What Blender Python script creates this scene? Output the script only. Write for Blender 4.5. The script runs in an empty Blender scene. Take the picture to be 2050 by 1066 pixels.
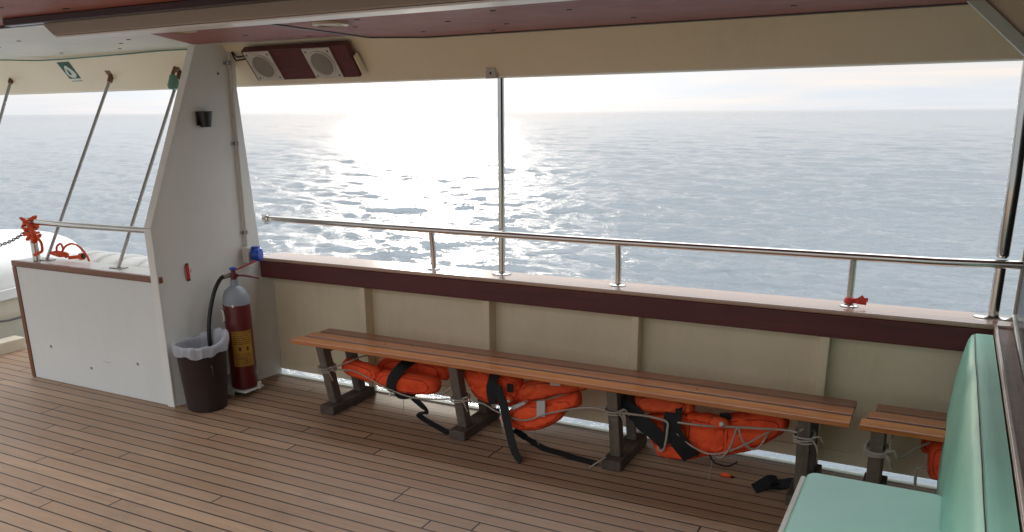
import bpy, bmesh, math, random
import numpy as np
from mathutils import Vector, Matrix, noise, geometry

R = math.radians
S = bpy.context.scene
COL = S.collection

# ------------------------------------------------------------------ camera
cam_data = bpy.data.cameras.new('camera')
cam = bpy.data.objects.new('camera', cam_data)
COL.objects.link(cam)
cam_data.sensor_fit = 'HORIZONTAL'
cam_data.sensor_width = 36.0
cam_data.lens = 29.187
cam_data.shift_x = 0.02445
cam_data.shift_y = 0.09144
cam_data.clip_start = 0.02
cam_data.clip_end = 60000
cam.matrix_world = Matrix(((0.87834, -0.126182, 0.461083, 0),
                           (0.477761, 0.264439, -0.837745, 0),
                           (-0.01622, 0.956112, 0.292552, 1.75),
                           (0, 0, 0, 1)))
S.camera = cam

# ------------------------------------------------------------------ light
SUN_AZ = R(32.5)          # to the left of +Y
SUN_EL = R(7)
HEEL = Vector((0.00624, 0.01045, 0.99993)).normalized()      # the ferry heels a little: true vertical in ship axes
HEEL_Q = Vector((0, 0, 1)).rotation_difference(HEEL)
sun_dir = HEEL_Q @ Vector((-math.sin(SUN_AZ) * math.cos(SUN_EL), math.cos(SUN_AZ) * math.cos(SUN_EL), math.sin(SUN_EL)))
sun_data = bpy.data.lights.new('sun', 'SUN')
sun_data.energy = 0.5
sun_data.angle = R(6)
sun_data.color = (1.0, 0.9, 0.76)
sun = bpy.data.objects.new('sun', sun_data)
COL.objects.link(sun)
sun.rotation_euler = sun_dir.to_track_quat('Z', 'Y').to_euler()
sun.location = (-20, 32, 12)

world = bpy.data.worlds.new('World')
S.world = world
world.use_nodes = True
wn = world.node_tree.nodes
wl = world.node_tree.links
wn.clear()
w_out = wn.new('ShaderNodeOutputWorld')
w_bg = wn.new('ShaderNodeBackground')
w_bg.inputs['Strength'].default_value = 0.12
w_tc = wn.new('ShaderNodeTexCoord')
w_map = wn.new('ShaderNodeMapping')
w_map.vector_type = 'POINT'
w_map.inputs['Rotation'].default_value = HEEL_Q.inverted().to_euler()
sky = wn.new('ShaderNodeTexSky')
sky.sky_type = 'NISHITA'
sky.sun_disc = False
sky.sun_elevation = SUN_EL
sky.sun_rotation = -SUN_AZ
sky.air_density = 1.0
sky.dust_density = 2.0
sky.ozone_density = 1.5
wl.new(w_tc.outputs['Generated'], w_map.inputs['Vector'])
wl.new(w_map.outputs['Vector'], sky.inputs['Vector'])
# thin layered evening cloud, soft and pale
w_map2 = wn.new('ShaderNodeMapping')
w_map2.inputs['Scale'].default_value = (2.2, 2.2, 26.0)
w_map2.inputs['Rotation'].default_value = (0, R(1.5), 0)
w_no = wn.new('ShaderNodeTexNoise')
w_no.inputs['Scale'].default_value = 1.6
w_no.inputs['Detail'].default_value = 7
w_no.inputs['Roughness'].default_value = 0.55
w_no.inputs['Distortion'].default_value = 0.6
w_cr = wn.new('ShaderNodeValToRGB')
w_cr.color_ramp.elements[0].position = 0.42
w_cr.color_ramp.elements[1].position = 0.72
w_hsv = wn.new('ShaderNodeHueSaturation')
w_hsv.inputs['Saturation'].default_value = 0.55
w_mix = wn.new('ShaderNodeMix')
w_mix.data_type = 'RGBA'
w_mix.blend_type = 'MULTIPLY'
w_mul = wn.new('ShaderNodeMix')
w_mul.data_type = 'RGBA'
w_mul.blend_type = 'MIX'
w_mul.inputs[6].default_value = (0.88, 0.93, 1.0, 1)
w_mul.inputs[7].default_value = (1.14, 1.02, 0.94, 1)
wl.new(w_map.outputs['Vector'], w_map2.inputs['Vector'])
wl.new(w_map2.outputs['Vector'], w_no.inputs['Vector'])
wl.new(w_no.outputs['Fac'], w_cr.inputs['Fac'])
wl.new(sky.outputs['Color'], w_hsv.inputs['Color'])
wl.new(w_cr.outputs['Color'], w_mul.inputs[0])
# a veil of thin high cloud: like any overcast it is brighter overhead than at the horizon
w_sep = wn.new('ShaderNodeSeparateXYZ')
wl.new(w_map.outputs['Vector'], w_sep.inputs[0])
w_up = wn.new('ShaderNodeFloatCurve')
w_up.inputs['Factor'].default_value = 1.0
cv = w_up.mapping.curves[0]
cv.points[0].location = (0.0, 5.1 / 26)
cv.points[1].location = (1.0, 1.0)
for px_, py_ in ((0.06, 4.9 / 26), (0.22, 3.9 / 26), (0.5, 10.0 / 26)):
    cv.points.new(px_, py_)
w_up.mapping.update()
wl.new(w_sep.outputs[2], w_up.inputs['Value'])
w_up26 = wn.new('ShaderNodeMath')
w_up26.operation = 'MULTIPLY'
w_up26.inputs[1].default_value = 26.0
wl.new(w_up.outputs[0], w_up26.inputs[0])
w_vc = wn.new('ShaderNodeVectorMath')
w_vc.operation = 'SCALE'
w_vc.inputs[0].default_value = (0.97, 1.0, 1.02)
wl.new(w_up26.outputs[0], w_vc.inputs['Scale'])
w_veil = wn.new('ShaderNodeMix')
w_veil.data_type = 'RGBA'
w_veil.inputs[0].default_value = 0.945
wl.new(w_hsv.outputs['Color'], w_veil.inputs[6])
wl.new(w_vc.outputs[0], w_veil.inputs[7])
w_mix.inputs[0].default_value = 1.0
wl.new(w_veil.outputs[2], w_mix.inputs[6])
wl.new(w_mul.outputs[2], w_mix.inputs[7])
wl.new(w_mix.outputs[2], w_bg.inputs['Color'])
wl.new(w_bg.outputs['Background'], w_out.inputs['Surface'])

S.view_settings.view_transform = 'Standard'
S.view_settings.look = 'None'
S.view_settings.exposure = 0.55
S.view_settings.gamma = 1.0
S.render.engine = 'CYCLES'
S.cycles.max_bounces = 10
S.cycles.diffuse_bounces = 6
S.cycles.glossy_bounces = 4
S.cycles.sample_clamp_indirect = 6.0
S.cycles.use_denoising = True
S.cycles.blur_glossy = 0.5

# ------------------------------------------------------------------ materials
class NT:
    def __init__(s, name):
        s.m = bpy.data.materials.new(name)
        s.m.use_nodes = True
        s.n = s.m.node_tree.nodes
        s.l = s.m.node_tree.links
        s.b = s.n['Principled BSDF']
    def node(s, t, **kw):
        x = s.n.new(t)
        for k, v in kw.items():
            setattr(x, k, v)
        return x
    def put(s, sock, v):
        if hasattr(v, 'is_output'):
            s.l.new(v, sock)
        else:
            sock.default_value = v
    def math(s, op, a, b=None, c=None):
        x = s.node('ShaderNodeMath', operation=op)
        s.put(x.inputs[0], a)
        if b is not None: s.put(x.inputs[1], b)
        if c is not None: s.put(x.inputs[2], c)
        return x.outputs[0]
    def coord(s, scale=(1, 1, 1), kind='Object', rot=(0, 0, 0)):
        t = s.node('ShaderNodeTexCoord')
        m = s.node('ShaderNodeMapping')
        m.inputs['Scale'].default_value = scale
        m.inputs['Rotation'].default_value = rot
        s.l.new(t.outputs[kind], m.inputs['Vector'])
        return m.outputs['Vector']
    def noise(s, vec, scale=5, detail=4, rough=.5, dist=0.0):
        x = s.node('ShaderNodeTexNoise')
        s.l.new(vec, x.inputs['Vector'])
        x.inputs['Scale'].default_value = scale
        x.inputs['Detail'].default_value = detail
        x.inputs['Roughness'].default_value = rough
        x.inputs['Distortion'].default_value = dist
        return x.outputs['Fac']
    def ramp(s, fac, stops):
        x = s.node('ShaderNodeValToRGB')
        e = x.color_ramp.elements
        while len(e) < len(stops): e.new(0.5)
        for k, (p, c) in enumerate(stops):
            e[k].position = p
            e[k].color = (c, c, c, 1) if not hasattr(c, '__len__') else (*c[:3], 1)
        s.l.new(fac, x.inputs['Fac'])
        return x.outputs['Color']
    def mix(s, fac, a, b, mode='MIX'):
        x = s.node('ShaderNodeMix', data_type='RGBA', blend_type=mode)
        s.put(x.inputs[0], fac)
        for i, v in ((6, a), (7, b)):
            if hasattr(v, 'is_output'): s.l.new(v, x.inputs[i])
            else: x.inputs[i].default_value = (*v[:3], 1)
        return x.outputs[2]
    def bump(s, h, strength=.3, dist=.01, normal=None):
        x = s.node('ShaderNodeBump')
        x.inputs['Strength'].default_value = strength
        x.inputs['Distance'].default_value = dist
        s.l.new(h, x.inputs['Height'])
        if normal is not None: s.l.new(normal, x.inputs['Normal'])
        return x.outputs['Normal']
    def set(s, **kw):
        for k, v in kw.items():
            s.put(s.b.inputs[k.replace('_', ' ')], (*v, 1) if isinstance(v, tuple) and len(v) == 3 and 'Color' in k.replace('_', ' ') else v)
        return s.m

def dark(c, f): return tuple(x * f for x in c)

def paint(name, c, rough=.4, dirt=.25, dirt_col=None, scale=2.2, bump=.12, rust=False, spec=.5):
    t = NT(name)
    v = t.coord()
    a = t.noise(v, scale, 6, .6)
    b = t.noise(t.coord((6, 6, .8)), 3, 5, .65)         # runs down the paint
    d = t.math('MULTIPLY', t.ramp(a, [(.38, 0), (.75, 1)]), t.ramp(b, [(.35, .3), (.8, 1)]))
    col = t.mix(t.math('MULTIPLY', d, dirt), c, dirt_col or (c[0] * .55, c[1] * .5, c[2] * .42))
    f = t.noise(v, 140, 3, .6)
    col = t.mix(.10, col, t.ramp(f, [(.3, dark(c, .6)), (.7, dark(c, 1.1))]))
    if rust:
        r = t.ramp(t.noise(v, 16, 6, .7), [(.735, 0), (.765, 1)])
        col = t.mix(t.math('MULTIPLY', r, .5), col, (.16, .07, .03))
    big = t.noise(v, 1.1, 3, .5)
    h = t.math('ADD', t.math('MULTIPLY', f, .05), t.math('MULTIPLY', big, 1.0))
    t.set(Base_Color=col, Roughness=t.math('ADD', t.math('MULTIPLY', a, .25), rough - .12), Normal=t.bump(h, bump, .02))
    t.b.inputs['Specular IOR Level'].default_value = spec
    return t.m

def wood(name, c1, c2, rough=.3, coat=.0, axis=0, scale=1.0, bump=.15, worn=None):
    t = NT(name)
    sc = [14 * scale] * 3
    sc[axis] = 1.1 * scale
    v = t.coord(tuple(sc))
    a = t.noise(v, 1.6, 6, .62, .5)
    b = t.noise(v, 7, 4, .6)
    f = t.math('ADD', t.math('MULTIPLY', a, .75), t.math('MULTIPLY', b, .25))
    col = t.ramp(f, [(.3, c1), (.7, c2)])
    v2 = t.coord()
    big = t.noise(v2, 1.7, 4, .6)
    col = t.mix(t.ramp(big, [(.4, 0), (.8, .5)]), col, dark(c1, .8))
    r = t.math('ADD', t.math('MULTIPLY', t.noise(v2, 9, 4, .6), .22), rough - .1)
    if worn:
        w = t.ramp(t.noise(t.coord((2, 6, 6)), 5, 6, .7), [(.56, 0), (.7, 1)])
        col = t.mix(t.math('MULTIPLY', w, .65), col, worn)
    t.set(Base_Color=col, Roughness=r, Normal=t.bump(b, bump, .004))
    t.b.inputs['Coat Weight'].default_value = coat
    t.b.inputs['Coat Roughness'].default_value = .12
    return t.m

def plain(name, c, rough=.5, metal=0., bump=.0, scale=60, var=.25):
    t = NT(name)
    v = t.coord()
    a = t.noise(v, 6, 5, .6)
    col = t.mix(t.ramp(a, [(.35, 0), (.75, var)]), c, dark(c, .55))
    t.set(Base_Color=col, Roughness=t.math('ADD', t.math('MULTIPLY', a, .2), max(rough - .1, .03)), Metallic=metal)
    if bump:
        t.l.new(t.bump(t.noise(v, scale, 4, .6), bump, .004), t.b.inputs['Normal'])
    return t.m

def fabric(name, c, c2, rough=.75):
    t = NT(name)
    v = t.coord()
    a = t.noise(v, 7, 6, .65)
    col = t.mix(t.ramp(a, [(.35, 0), (.75, .8)]), c, c2)
    wr = t.noise(t.coord((1, 1, 1.8)), 11, 3, .5, 1.2)
    weave = t.noise(v, 420, 2, .5)
    h = t.math('ADD', wr, t.math('MULTIPLY', weave, .05))
    t.set(Base_Color=col, Roughness=rough, Normal=t.bump(h, .55, .02))
    t.b.inputs['Specular IOR Level'].default_value = .3
    return t.m

def make_deck():
    t = NT('teak_deck')
    tc = t.node('ShaderNodeTexCoord')
    sp = t.node('ShaderNodeSeparateXYZ')
    t.l.new(tc.outputs['Object'], sp.inputs[0])
    x, y = sp.outputs[0], sp.outputs[1]
    pitch = .080
    yy = t.math('DIVIDE', t.math('ADD', y, 10.03), pitch)
    row = t.math('FLOOR', yy)
    fy = t.math('FRACT', yy)
    wn_ = t.node('ShaderNodeTexWhiteNoise', noise_dimensions='1D')
    t.l.new(row, wn_.inputs['W'])
    off = t.math('MULTIPLY', wn_.outputs['Value'], 2.6)
    xx = t.math('DIVIDE', t.math('ADD', t.math('ADD', x, 30), off), 2.6)
    seg = t.math('FLOOR', xx)
    fx = t.math('FRACT', xx)
    # caulk seams: a little irregular
    wob = t.math('MULTIPLY', t.noise(t.coord((3, 60, 1)), 2, 3, .5), .03)
    ey = t.math('ABSOLUTE', t.math('SUBTRACT', fy, .5))
    seam = t.math('GREATER_THAN', t.math('ADD', ey, wob), .464)
    ex = t.math('ABSOLUTE', t.math('SUBTRACT', fx, .5))
    butt = t.math('GREATER_THAN', ex, .4985)
    caulk = t.math('MAXIMUM', seam, butt)
    w2 = t.node('ShaderNodeTexWhiteNoise', noise_dimensions='2D')
    cb = t.node('ShaderNodeCombineXYZ')
    t.l.new(row, cb.inputs[0]); t.l.new(seg, cb.inputs[1])
    t.l.new(cb.outputs[0], w2.inputs['Vector'])
    # grain, shifted per plank
    gv = t.node('ShaderNodeCombineXYZ')
    t.l.new(t.math('ADD', t.math('MULTIPLY', x, 1.3), t.math('MULTIPLY', w2.outputs['Value'], 37.0)), gv.inputs[0])
    t.l.new(t.math('MULTIPLY', y, 30), gv.inputs[1])
    t.l.new(t.math('MULTIPLY', row, 3.7), gv.inputs[2])
    g = t.noise(gv.outputs[0], 2.2, 6, .65, .4)
    fine = t.noise(t.coord((12, 130, 1)), 4, 4, .7)
    base = t.ramp(w2.outputs['Value'], [(0, (.34, .207, .123)), (.3, (.425, .273, .167)), (.6, (.37, .24, .15)), (.8, (.455, .30, .192)), (1, (.51, .33, .198))])
    col = t.mix(t.ramp(g, [(.3, .55), (.7, 0)]), base, (.20, .115, .068))
    col = t.mix(t.ramp(fine, [(.35, .35), (.65, 0)]), col, (.17, .11, .075))
    o = t.coord()
    st = t.noise(o, .9, 6, .65)
    col = t.mix(t.ramp(st, [(.45, 0), (.75, .45)]), col, (.29, .225, .175))       # bleached patches
    st2 = t.noise(o, 2.7, 6, .7)
    col = t.mix(t.ramp(st2, [(.56, 0), (.75, .4)]), col, (.13, .085, .06))      # stains
    sp1 = t.ramp(t.noise(o, 45, 3, .6), [(.74, 0), (.78, .7)])
    col = t.mix(sp1, col, (.1, .07, .05))
    col = t.mix(caulk, col, (.014, .011, .010))
    rough = t.math('ADD', t.math('MULTIPLY', st, .25), .34)
    h = t.math('SUBTRACT', t.math('MULTIPLY', g, .25), caulk)
    t.set(Base_Color=col, Roughness=rough, Normal=t.bump(h, .5, .003))
    t.b.inputs['Specular IOR Level'].default_value = .4
    return t.m

def make_water():
    t = NT('sea_water')
    v = t.coord((1, 1, 1))
    n1 = t.noise(t.coord((.45, 1.6, 1), rot=(0, 0, R(-10))), 1.6, 6, .62, .6)
    n2 = t.noise(t.coord((.55, 1.7, 1), rot=(0, 0, R(12))), 5.5, 4, .6, .4)
    h = t.math('ADD', n1, t.math('MULTIPLY', n2, .3))
    big = t.noise(v, .04, 3, .5)
    col = t.mix(t.ramp(big, [(.3, 0), (.7, 1)]), (.125, .150, .166), (.155, .178, .192))
    t.set(Base_Color=col, Roughness=.06, Normal=t.bump(h, .7, .30))
    t.b.inputs['IOR'].default_value = 1.45
    return t.m

M = dict(
    deck=make_deck(),
    water=make_water(),
    white=paint('white_paint', (.73, .735, .69), .38, .4, (.52, .47, .37), scale=1.9, rust=True),
    panelwhite=paint('partition_paint', (.70, .72, .70), .4, .3, (.42, .40, .34), scale=1.6, rust=True),
    cream=paint('cream_paint', (.82, .73, .53), .36, .3, scale=1.4, bump=.2),
    bulwark=paint('bulwark_paint', (.83, .73, .52), .34, .55, scale=1.8, bump=.25),
    ductshade=paint('duct_paint_in_shade', (.34, .285, .22), .45, .3, scale=1.4),  # shade on the duct face put into its paint colour
    ceilwhite=paint('ceiling_paint', (.72, .72, .65), .35, .3, (.30, .30, .26), scale=2.5),
    plastic=paint('moulded_grp', (.74, .74, .71), .3, .18, scale=2),
    grpcream=paint('cream_grp', (.62, .55, .43), .35, .3, scale=2),
    steel=plain('polished_steel', (.62, .60, .57), .16, 1.0, var=.35),
    dullsteel=plain('dull_steel', (.42, .40, .38), .34, 1.0, var=.4),
    mahog=wood('mahogany_varnish', (.075, .012, .012), (.15, .028, .025), .5, .03, 0),
    captop=wood('cap_rail_varnish', (.42, .27, .19), (.58, .40, .30), .16, .9, 0),
    ceilwood=wood('ceiling_board', (.23, .055, .036), (.34, .088, .058), .55, .03, 0, .5, .05),
    edgewood=wood('edge_wood', (.14, .052, .025), (.25, .10, .05), .35, .2, 0),
    edgewoodz=wood('edge_wood_upright', (.14, .055, .025), (.25, .10, .05), .35, .2, 2),
    darktrim=wood('dark_trim', (.02, .009, .008), (.045, .018, .014), .35, .2, 0),
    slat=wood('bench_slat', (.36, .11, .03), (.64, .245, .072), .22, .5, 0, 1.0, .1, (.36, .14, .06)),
    slatmid=wood('bench_slat_worn_shaded', (.24, .075, .026), (.46, .17, .06), .3, .3, 0, 1.0, .1, (.30, .13, .07)),  # darker than the front slat: part wear, part shade in the colour
    slatdark=wood('bench_slat_rear_shaded', (.14, .05, .024), (.28, .105, .045), .35, .2, 0, 1.0, .1, (.22, .11, .07)),  # darkest slat, wear and shade both put into the colour
    oldwood=wood('weathered_post', (.075, .06, .047), (.19, .15, .115), .75, 0, 2, .8, .6, (.26, .21, .17)),
    oldfoot=wood('weathered_foot', (.042, .031, .024), (.12, .088, .066), .75, 0, 1, .8, .6, (.15, .12, .10)),
    ledge=wood('ledge_wood', (.12, .055, .03), (.26, .14, .085), .4, .1, 1, .8, .3, (.28, .20, .15)),
    orange=fabric('orange_cloth', (.88, .10, .026), (.66, .055, .014)),
    orange2=fabric('faded_orange_cloth', (.80, .12, .035), (.66, .075, .02)),
    black=plain('black_webbing', (.006, .006, .007), .8, bump=.3, scale=400),
    silver=plain('reflective_tape', (.52, .52, .50), .4, .2),
    rope=fabric('fibre_rope', (.40, .35, .29), (.24, .20, .16), .9),
    orangerope=fabric('orange_rope', (.75, .10, .03), (.5, .06, .02), .7),
    red=plain('extinguisher_red', (.115, .008, .010), .32),
    brightred=plain('signal_red', (.55, .02, .02), .4),
    ribbonred=plain('ribbon_red', (.72, .07, .05), .5),
    stitch=plain('seam_thread', (.30, .022, .008), .8),
    grey=plain('dome_grey', (.30, .34, .38), .4),
    yellow=plain('label_yellow', (.46, .24, .025), .5, var=.4),
    ink=plain('label_ink', (.06, .03, .012), .6),
    blackp=plain('black_plastic', (.012, .012, .013), .4),
    bin=plain('brown_plastic', (.026, .012, .011), .6),
    blue=plain('blue_plastic', (.01, .07, .45), .35),
    greenp=plain('green_plastic', (.10, .22, .15), .35),
    signgreen=plain('sign_green', (.006, .065, .042), .6),
    signwhite=plain('sign_white', (.62, .70, .62), .5),
    signblue=plain('sign_blue', (.02, .12, .16), .4),
    grille=plain('speaker_grille', (.27, .25, .21), .6, bump=.6, scale=300),
    frame=plain('speaker_frame', (.60, .58, .52), .45),
    lens=plain('lamp_lens', (.48, .42, .28), .3),
    chain=plain('chain_steel', (.10, .09, .085), .5, .8),
    rusty=plain('rusty_steel', (.19, .10, .06), .6, .5, bump=.5, scale=90),
)
def vinyl(name, c1, c2, c3):
    t = NT(name)
    v = t.coord()
    a = t.noise(v, 3, 5, .6)
    leather = t.node('ShaderNodeTexVoronoi')
    t.l.new(v, leather.inputs['Vector'])
    leather.inputs['Scale'].default_value = 520
    col = t.mix(t.ramp(a, [(.35, 0), (.75, .5)]), c1, c2)
    scuff = t.ramp(t.noise(v, 38, 5, .7), [(.62, 0), (.72, .35)])
    col = t.mix(scuff, col, c3)
    h = t.math('ADD', t.math('MULTIPLY', leather.outputs['Distance'], .35), t.math('MULTIPLY', t.noise(v, 4, 3), 3.0))
    t.set(Base_Color=col, Roughness=t.math('ADD', t.math('MULTIPLY', a, .2), .34), Normal=t.bump(h, .4, .005))
    return t.m
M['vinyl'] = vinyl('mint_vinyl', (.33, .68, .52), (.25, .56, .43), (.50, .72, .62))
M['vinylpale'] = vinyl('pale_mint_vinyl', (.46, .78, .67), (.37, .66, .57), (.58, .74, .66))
def liner():
    t = NT('bin_liner_film')
    t.set(Base_Color=(.72, .74, .80), Roughness=.25, Alpha=.68, Normal=t.bump(t.noise(t.coord((1, 1, .4)), 30, 4, .6, 1.0), .8, .01))
    t.b.inputs['Transmission Weight'].default_value = .25
    t.b.inputs['IOR'].default_value = 1.1
    return t.m
M['liner'] = liner()
def darkglass():
    t = NT('dark_window_glass')
    t.b.inputs['Specular IOR Level'].default_value = .08
    t.set(Base_Color=(.012, .014, .013), Roughness=.25, Normal=t.bump(t.noise(t.coord(), 3, 3), .1, .01))
    return t.m
M['glass'] = darkglass()

# ------------------------------------------------------------------ mesh helpers
class MB:
    def __init__(s): s.v = []; s.f = []; s.mi = []
    def add(s, vs, fs, mi=0):
        b = len(s.v)
        s.v += [tuple(p) for p in vs]
        s.f += [tuple(i + b for i in f) for f in fs]
        s.mi += [mi] * len(fs)
        return s
    def box(s, lo, hi, mi=0, mat=None):
        (a, b, c), (d, e, f) = lo, hi
        vs = [(a, b, c), (d, b, c), (d, e, c), (a, e, c), (a, b, f), (d, b, f), (d, e, f), (a, e, f)]
        if mat is not None: vs = [mat @ Vector(p) for p in vs]
        return s.add(vs, [(3, 2, 1, 0), (4, 5, 6, 7), (0, 1, 5, 4), (1, 2, 6, 5), (2, 3, 7, 6), (3, 0, 4, 7)], mi)
    def prism(s, bottom, top, mi=0):
        n = len(bottom)
        fs = [tuple(range(n))[::-1], tuple(range(n, 2 * n))]
        fs += [(i, (i + 1) % n, n + (i + 1) % n, n + i) for i in range(n)]
        return s.add(list(bottom) + list(top), fs, mi)
    def tube(s, pts, r, n=10, cap=True, mi=0, closed=False):
        pts = [Vector(p) for p in pts]
        m = len(pts)
        rs = r if hasattr(r, '__len__') else [r] * m
        up = None
        vs = []
        for i, p in enumerate(pts):
            if closed: t = (pts[(i + 1) % m] - pts[i - 1])
            else: t = (pts[min(i + 1, m - 1)] - pts[max(i - 1, 0)])
            t.normalize()
            if up is None:
                up = Vector((0, 0, 1)) if abs(t.z) < .9 else Vector((1, 0, 0))
            a = t.cross(up)
            if a.length < 1e-4: a = t.orthogonal()
            a.normalize(); b = a.cross(t).normalized(); up = b
            for k in range(n):
                q = 2 * math.pi * k / n
                vs.append(p + (a * math.cos(q) + b * math.sin(q)) * rs[i])
        fs = []
        for i in range(m if closed else m - 1):
            j = (i + 1) % m
            for k in range(n):
                fs.append((i * n + k, j * n + k, j * n + (k + 1) % n, i * n + (k + 1) % n))
        if cap and not closed:
            fs.append(tuple(range(n)))
            fs.append(tuple(range((m - 1) * n, m * n))[::-1])
        return s.add(vs, fs, mi)
    def lathe(s, prof, c=(0, 0, 0), axis='z', n=32, mi=0, cap=True, squash=1.0):
        vs = []
        for (r, h) in prof:
            for k in range(n):
                q = 2 * math.pi * k / n
                x, y = r * math.cos(q), r * math.sin(q) * squash
                p = {'z': (x, y, h), 'x': (h, x, y), 'y': (x, h, y)}[axis]
                vs.append((p[0] + c[0], p[1] + c[1], p[2] + c[2]))
        fs = []
        for i in range(len(prof) - 1):
            for k in range(n):
                a, b = i * n + k, i * n + (k + 1) % n
                fs.append((a, b, b + n, a + n))
        if cap:
            fs.append(tuple(range(n))[::-1])
            fs.append(tuple(range((len(prof) - 1) * n, len(prof) * n)))
        return s.add(vs, fs, mi)
    def ribbon(s, pts, width, thick=.003, facing=(0, -1, 0), mi=0):
        pts = [Vector(p) for p in pts]
        m = len(pts); vs = []
        for i, p in enumerate(pts):
            t = (pts[min(i + 1, m - 1)] - pts[max(i - 1, 0)]).normalized()
            f = facing[i] if isinstance(facing, list) else facing
            w = t.cross(Vector(f)).normalized()
            nn = w.cross(t).normalized()
            for a, b in ((-1, -1), (1, -1), (1, 1), (-1, 1)):
                vs.append(p + w * width * .5 * a + nn * thick * .5 * b)
        fs = [(3, 2, 1, 0), tuple(4 * (m - 1) + k for k in range(4))]
        for i in range(m - 1):
            for k in range(4):
                fs.append((4 * i + k, 4 * i + (k + 1) % 4, 4 * i + 4 + (k + 1) % 4, 4 * i + 4 + k))
        return s.add(vs, fs, mi)
    def dot(s, c, r, normal, mi=0, n=8, t=.002):
        nv = Vector(normal).normalized()
        a = nv.orthogonal().normalized(); b = nv.cross(a)
        c = Vector(c)
        ring = [c + (a * math.cos(2 * math.pi * k / n) + b * math.sin(2 * math.pi * k / n)) * r for k in range(n)]
        return s.prism([p - nv * t for p in ring], [p + nv * t for p in ring], mi)
    def build(s, name, mats, parent=None, smooth=None, bevel=0., seg=2):
        me = bpy.data.meshes.new(name)
        me.from_pydata(s.v, [], s.f)
        for m in (mats if isinstance(mats, (list, tuple)) else [mats]): me.materials.append(M[m] if isinstance(m, str) else m)
        me.polygons.foreach_set('material_index', s.mi)
        bm = bmesh.new(); bm.from_mesh(me)
        bmesh.ops.recalc_face_normals(bm, faces=bm.faces)
        bm.to_mesh(me); bm.free()
        if smooth is not None:
            me.polygons.foreach_set('use_smooth', [True] * len(me.polygons))
            me.set_sharp_from_angle(angle=R(smooth))
        me.update()
        o = bpy.data.objects.new(name, me)
        COL.objects.link(o)
        if parent is not None: o.parent = parent
        if bevel:
            b = o.modifiers.new('bevel', 'BEVEL')
            b.width = bevel; b.segments = seg; b.limit_method = 'ANGLE'; b.angle_limit = R(35)
        return o

def tag(o, label=None, cat=None, group=None, kind=None):
    for k, v in (('label', label), ('category', cat), ('group', group), ('kind', kind)):
        if v: o[k] = v
    return o
def thing(name, label, cat, group=None, loc=(0, 0, 0)):
    o = bpy.data.objects.new(name, None)
    o.empty_display_size = .1
    COL.objects.link(o)
    o.location = loc
    return tag(o, label, cat, group)
def copy_tree(o, parent=None):
    c = o.copy(); COL.objects.link(c)
    if parent is not None: c.parent = parent
    for ch in [x for x in bpy.data.objects if x.parent == o]:
        copy_tree(ch, c)
    return c

def spline(pts, n=8, closed=False):
    P = [Vector(p) for p in pts]; m = len(P); out = []
    for i in range(m if closed else m - 1):
        if closed: p0, p1, p2, p3 = P[i - 1], P[i], P[(i + 1) % m], P[(i + 2) % m]
        else: p0, p1, p2, p3 = P[max(i - 1, 0)], P[i], P[i + 1], P[min(i + 2, m - 1)]
        for k in range(n):
            t = k / n
            out.append(.5 * ((2 * p1) + (p2 - p0) * t + (2 * p0 - 5 * p1 + 4 * p2 - p3) * t * t + (3 * p1 - p0 - 3 * p2 + p3) * t ** 3))
    if not closed: out.append(P[-1])
    return out

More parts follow.
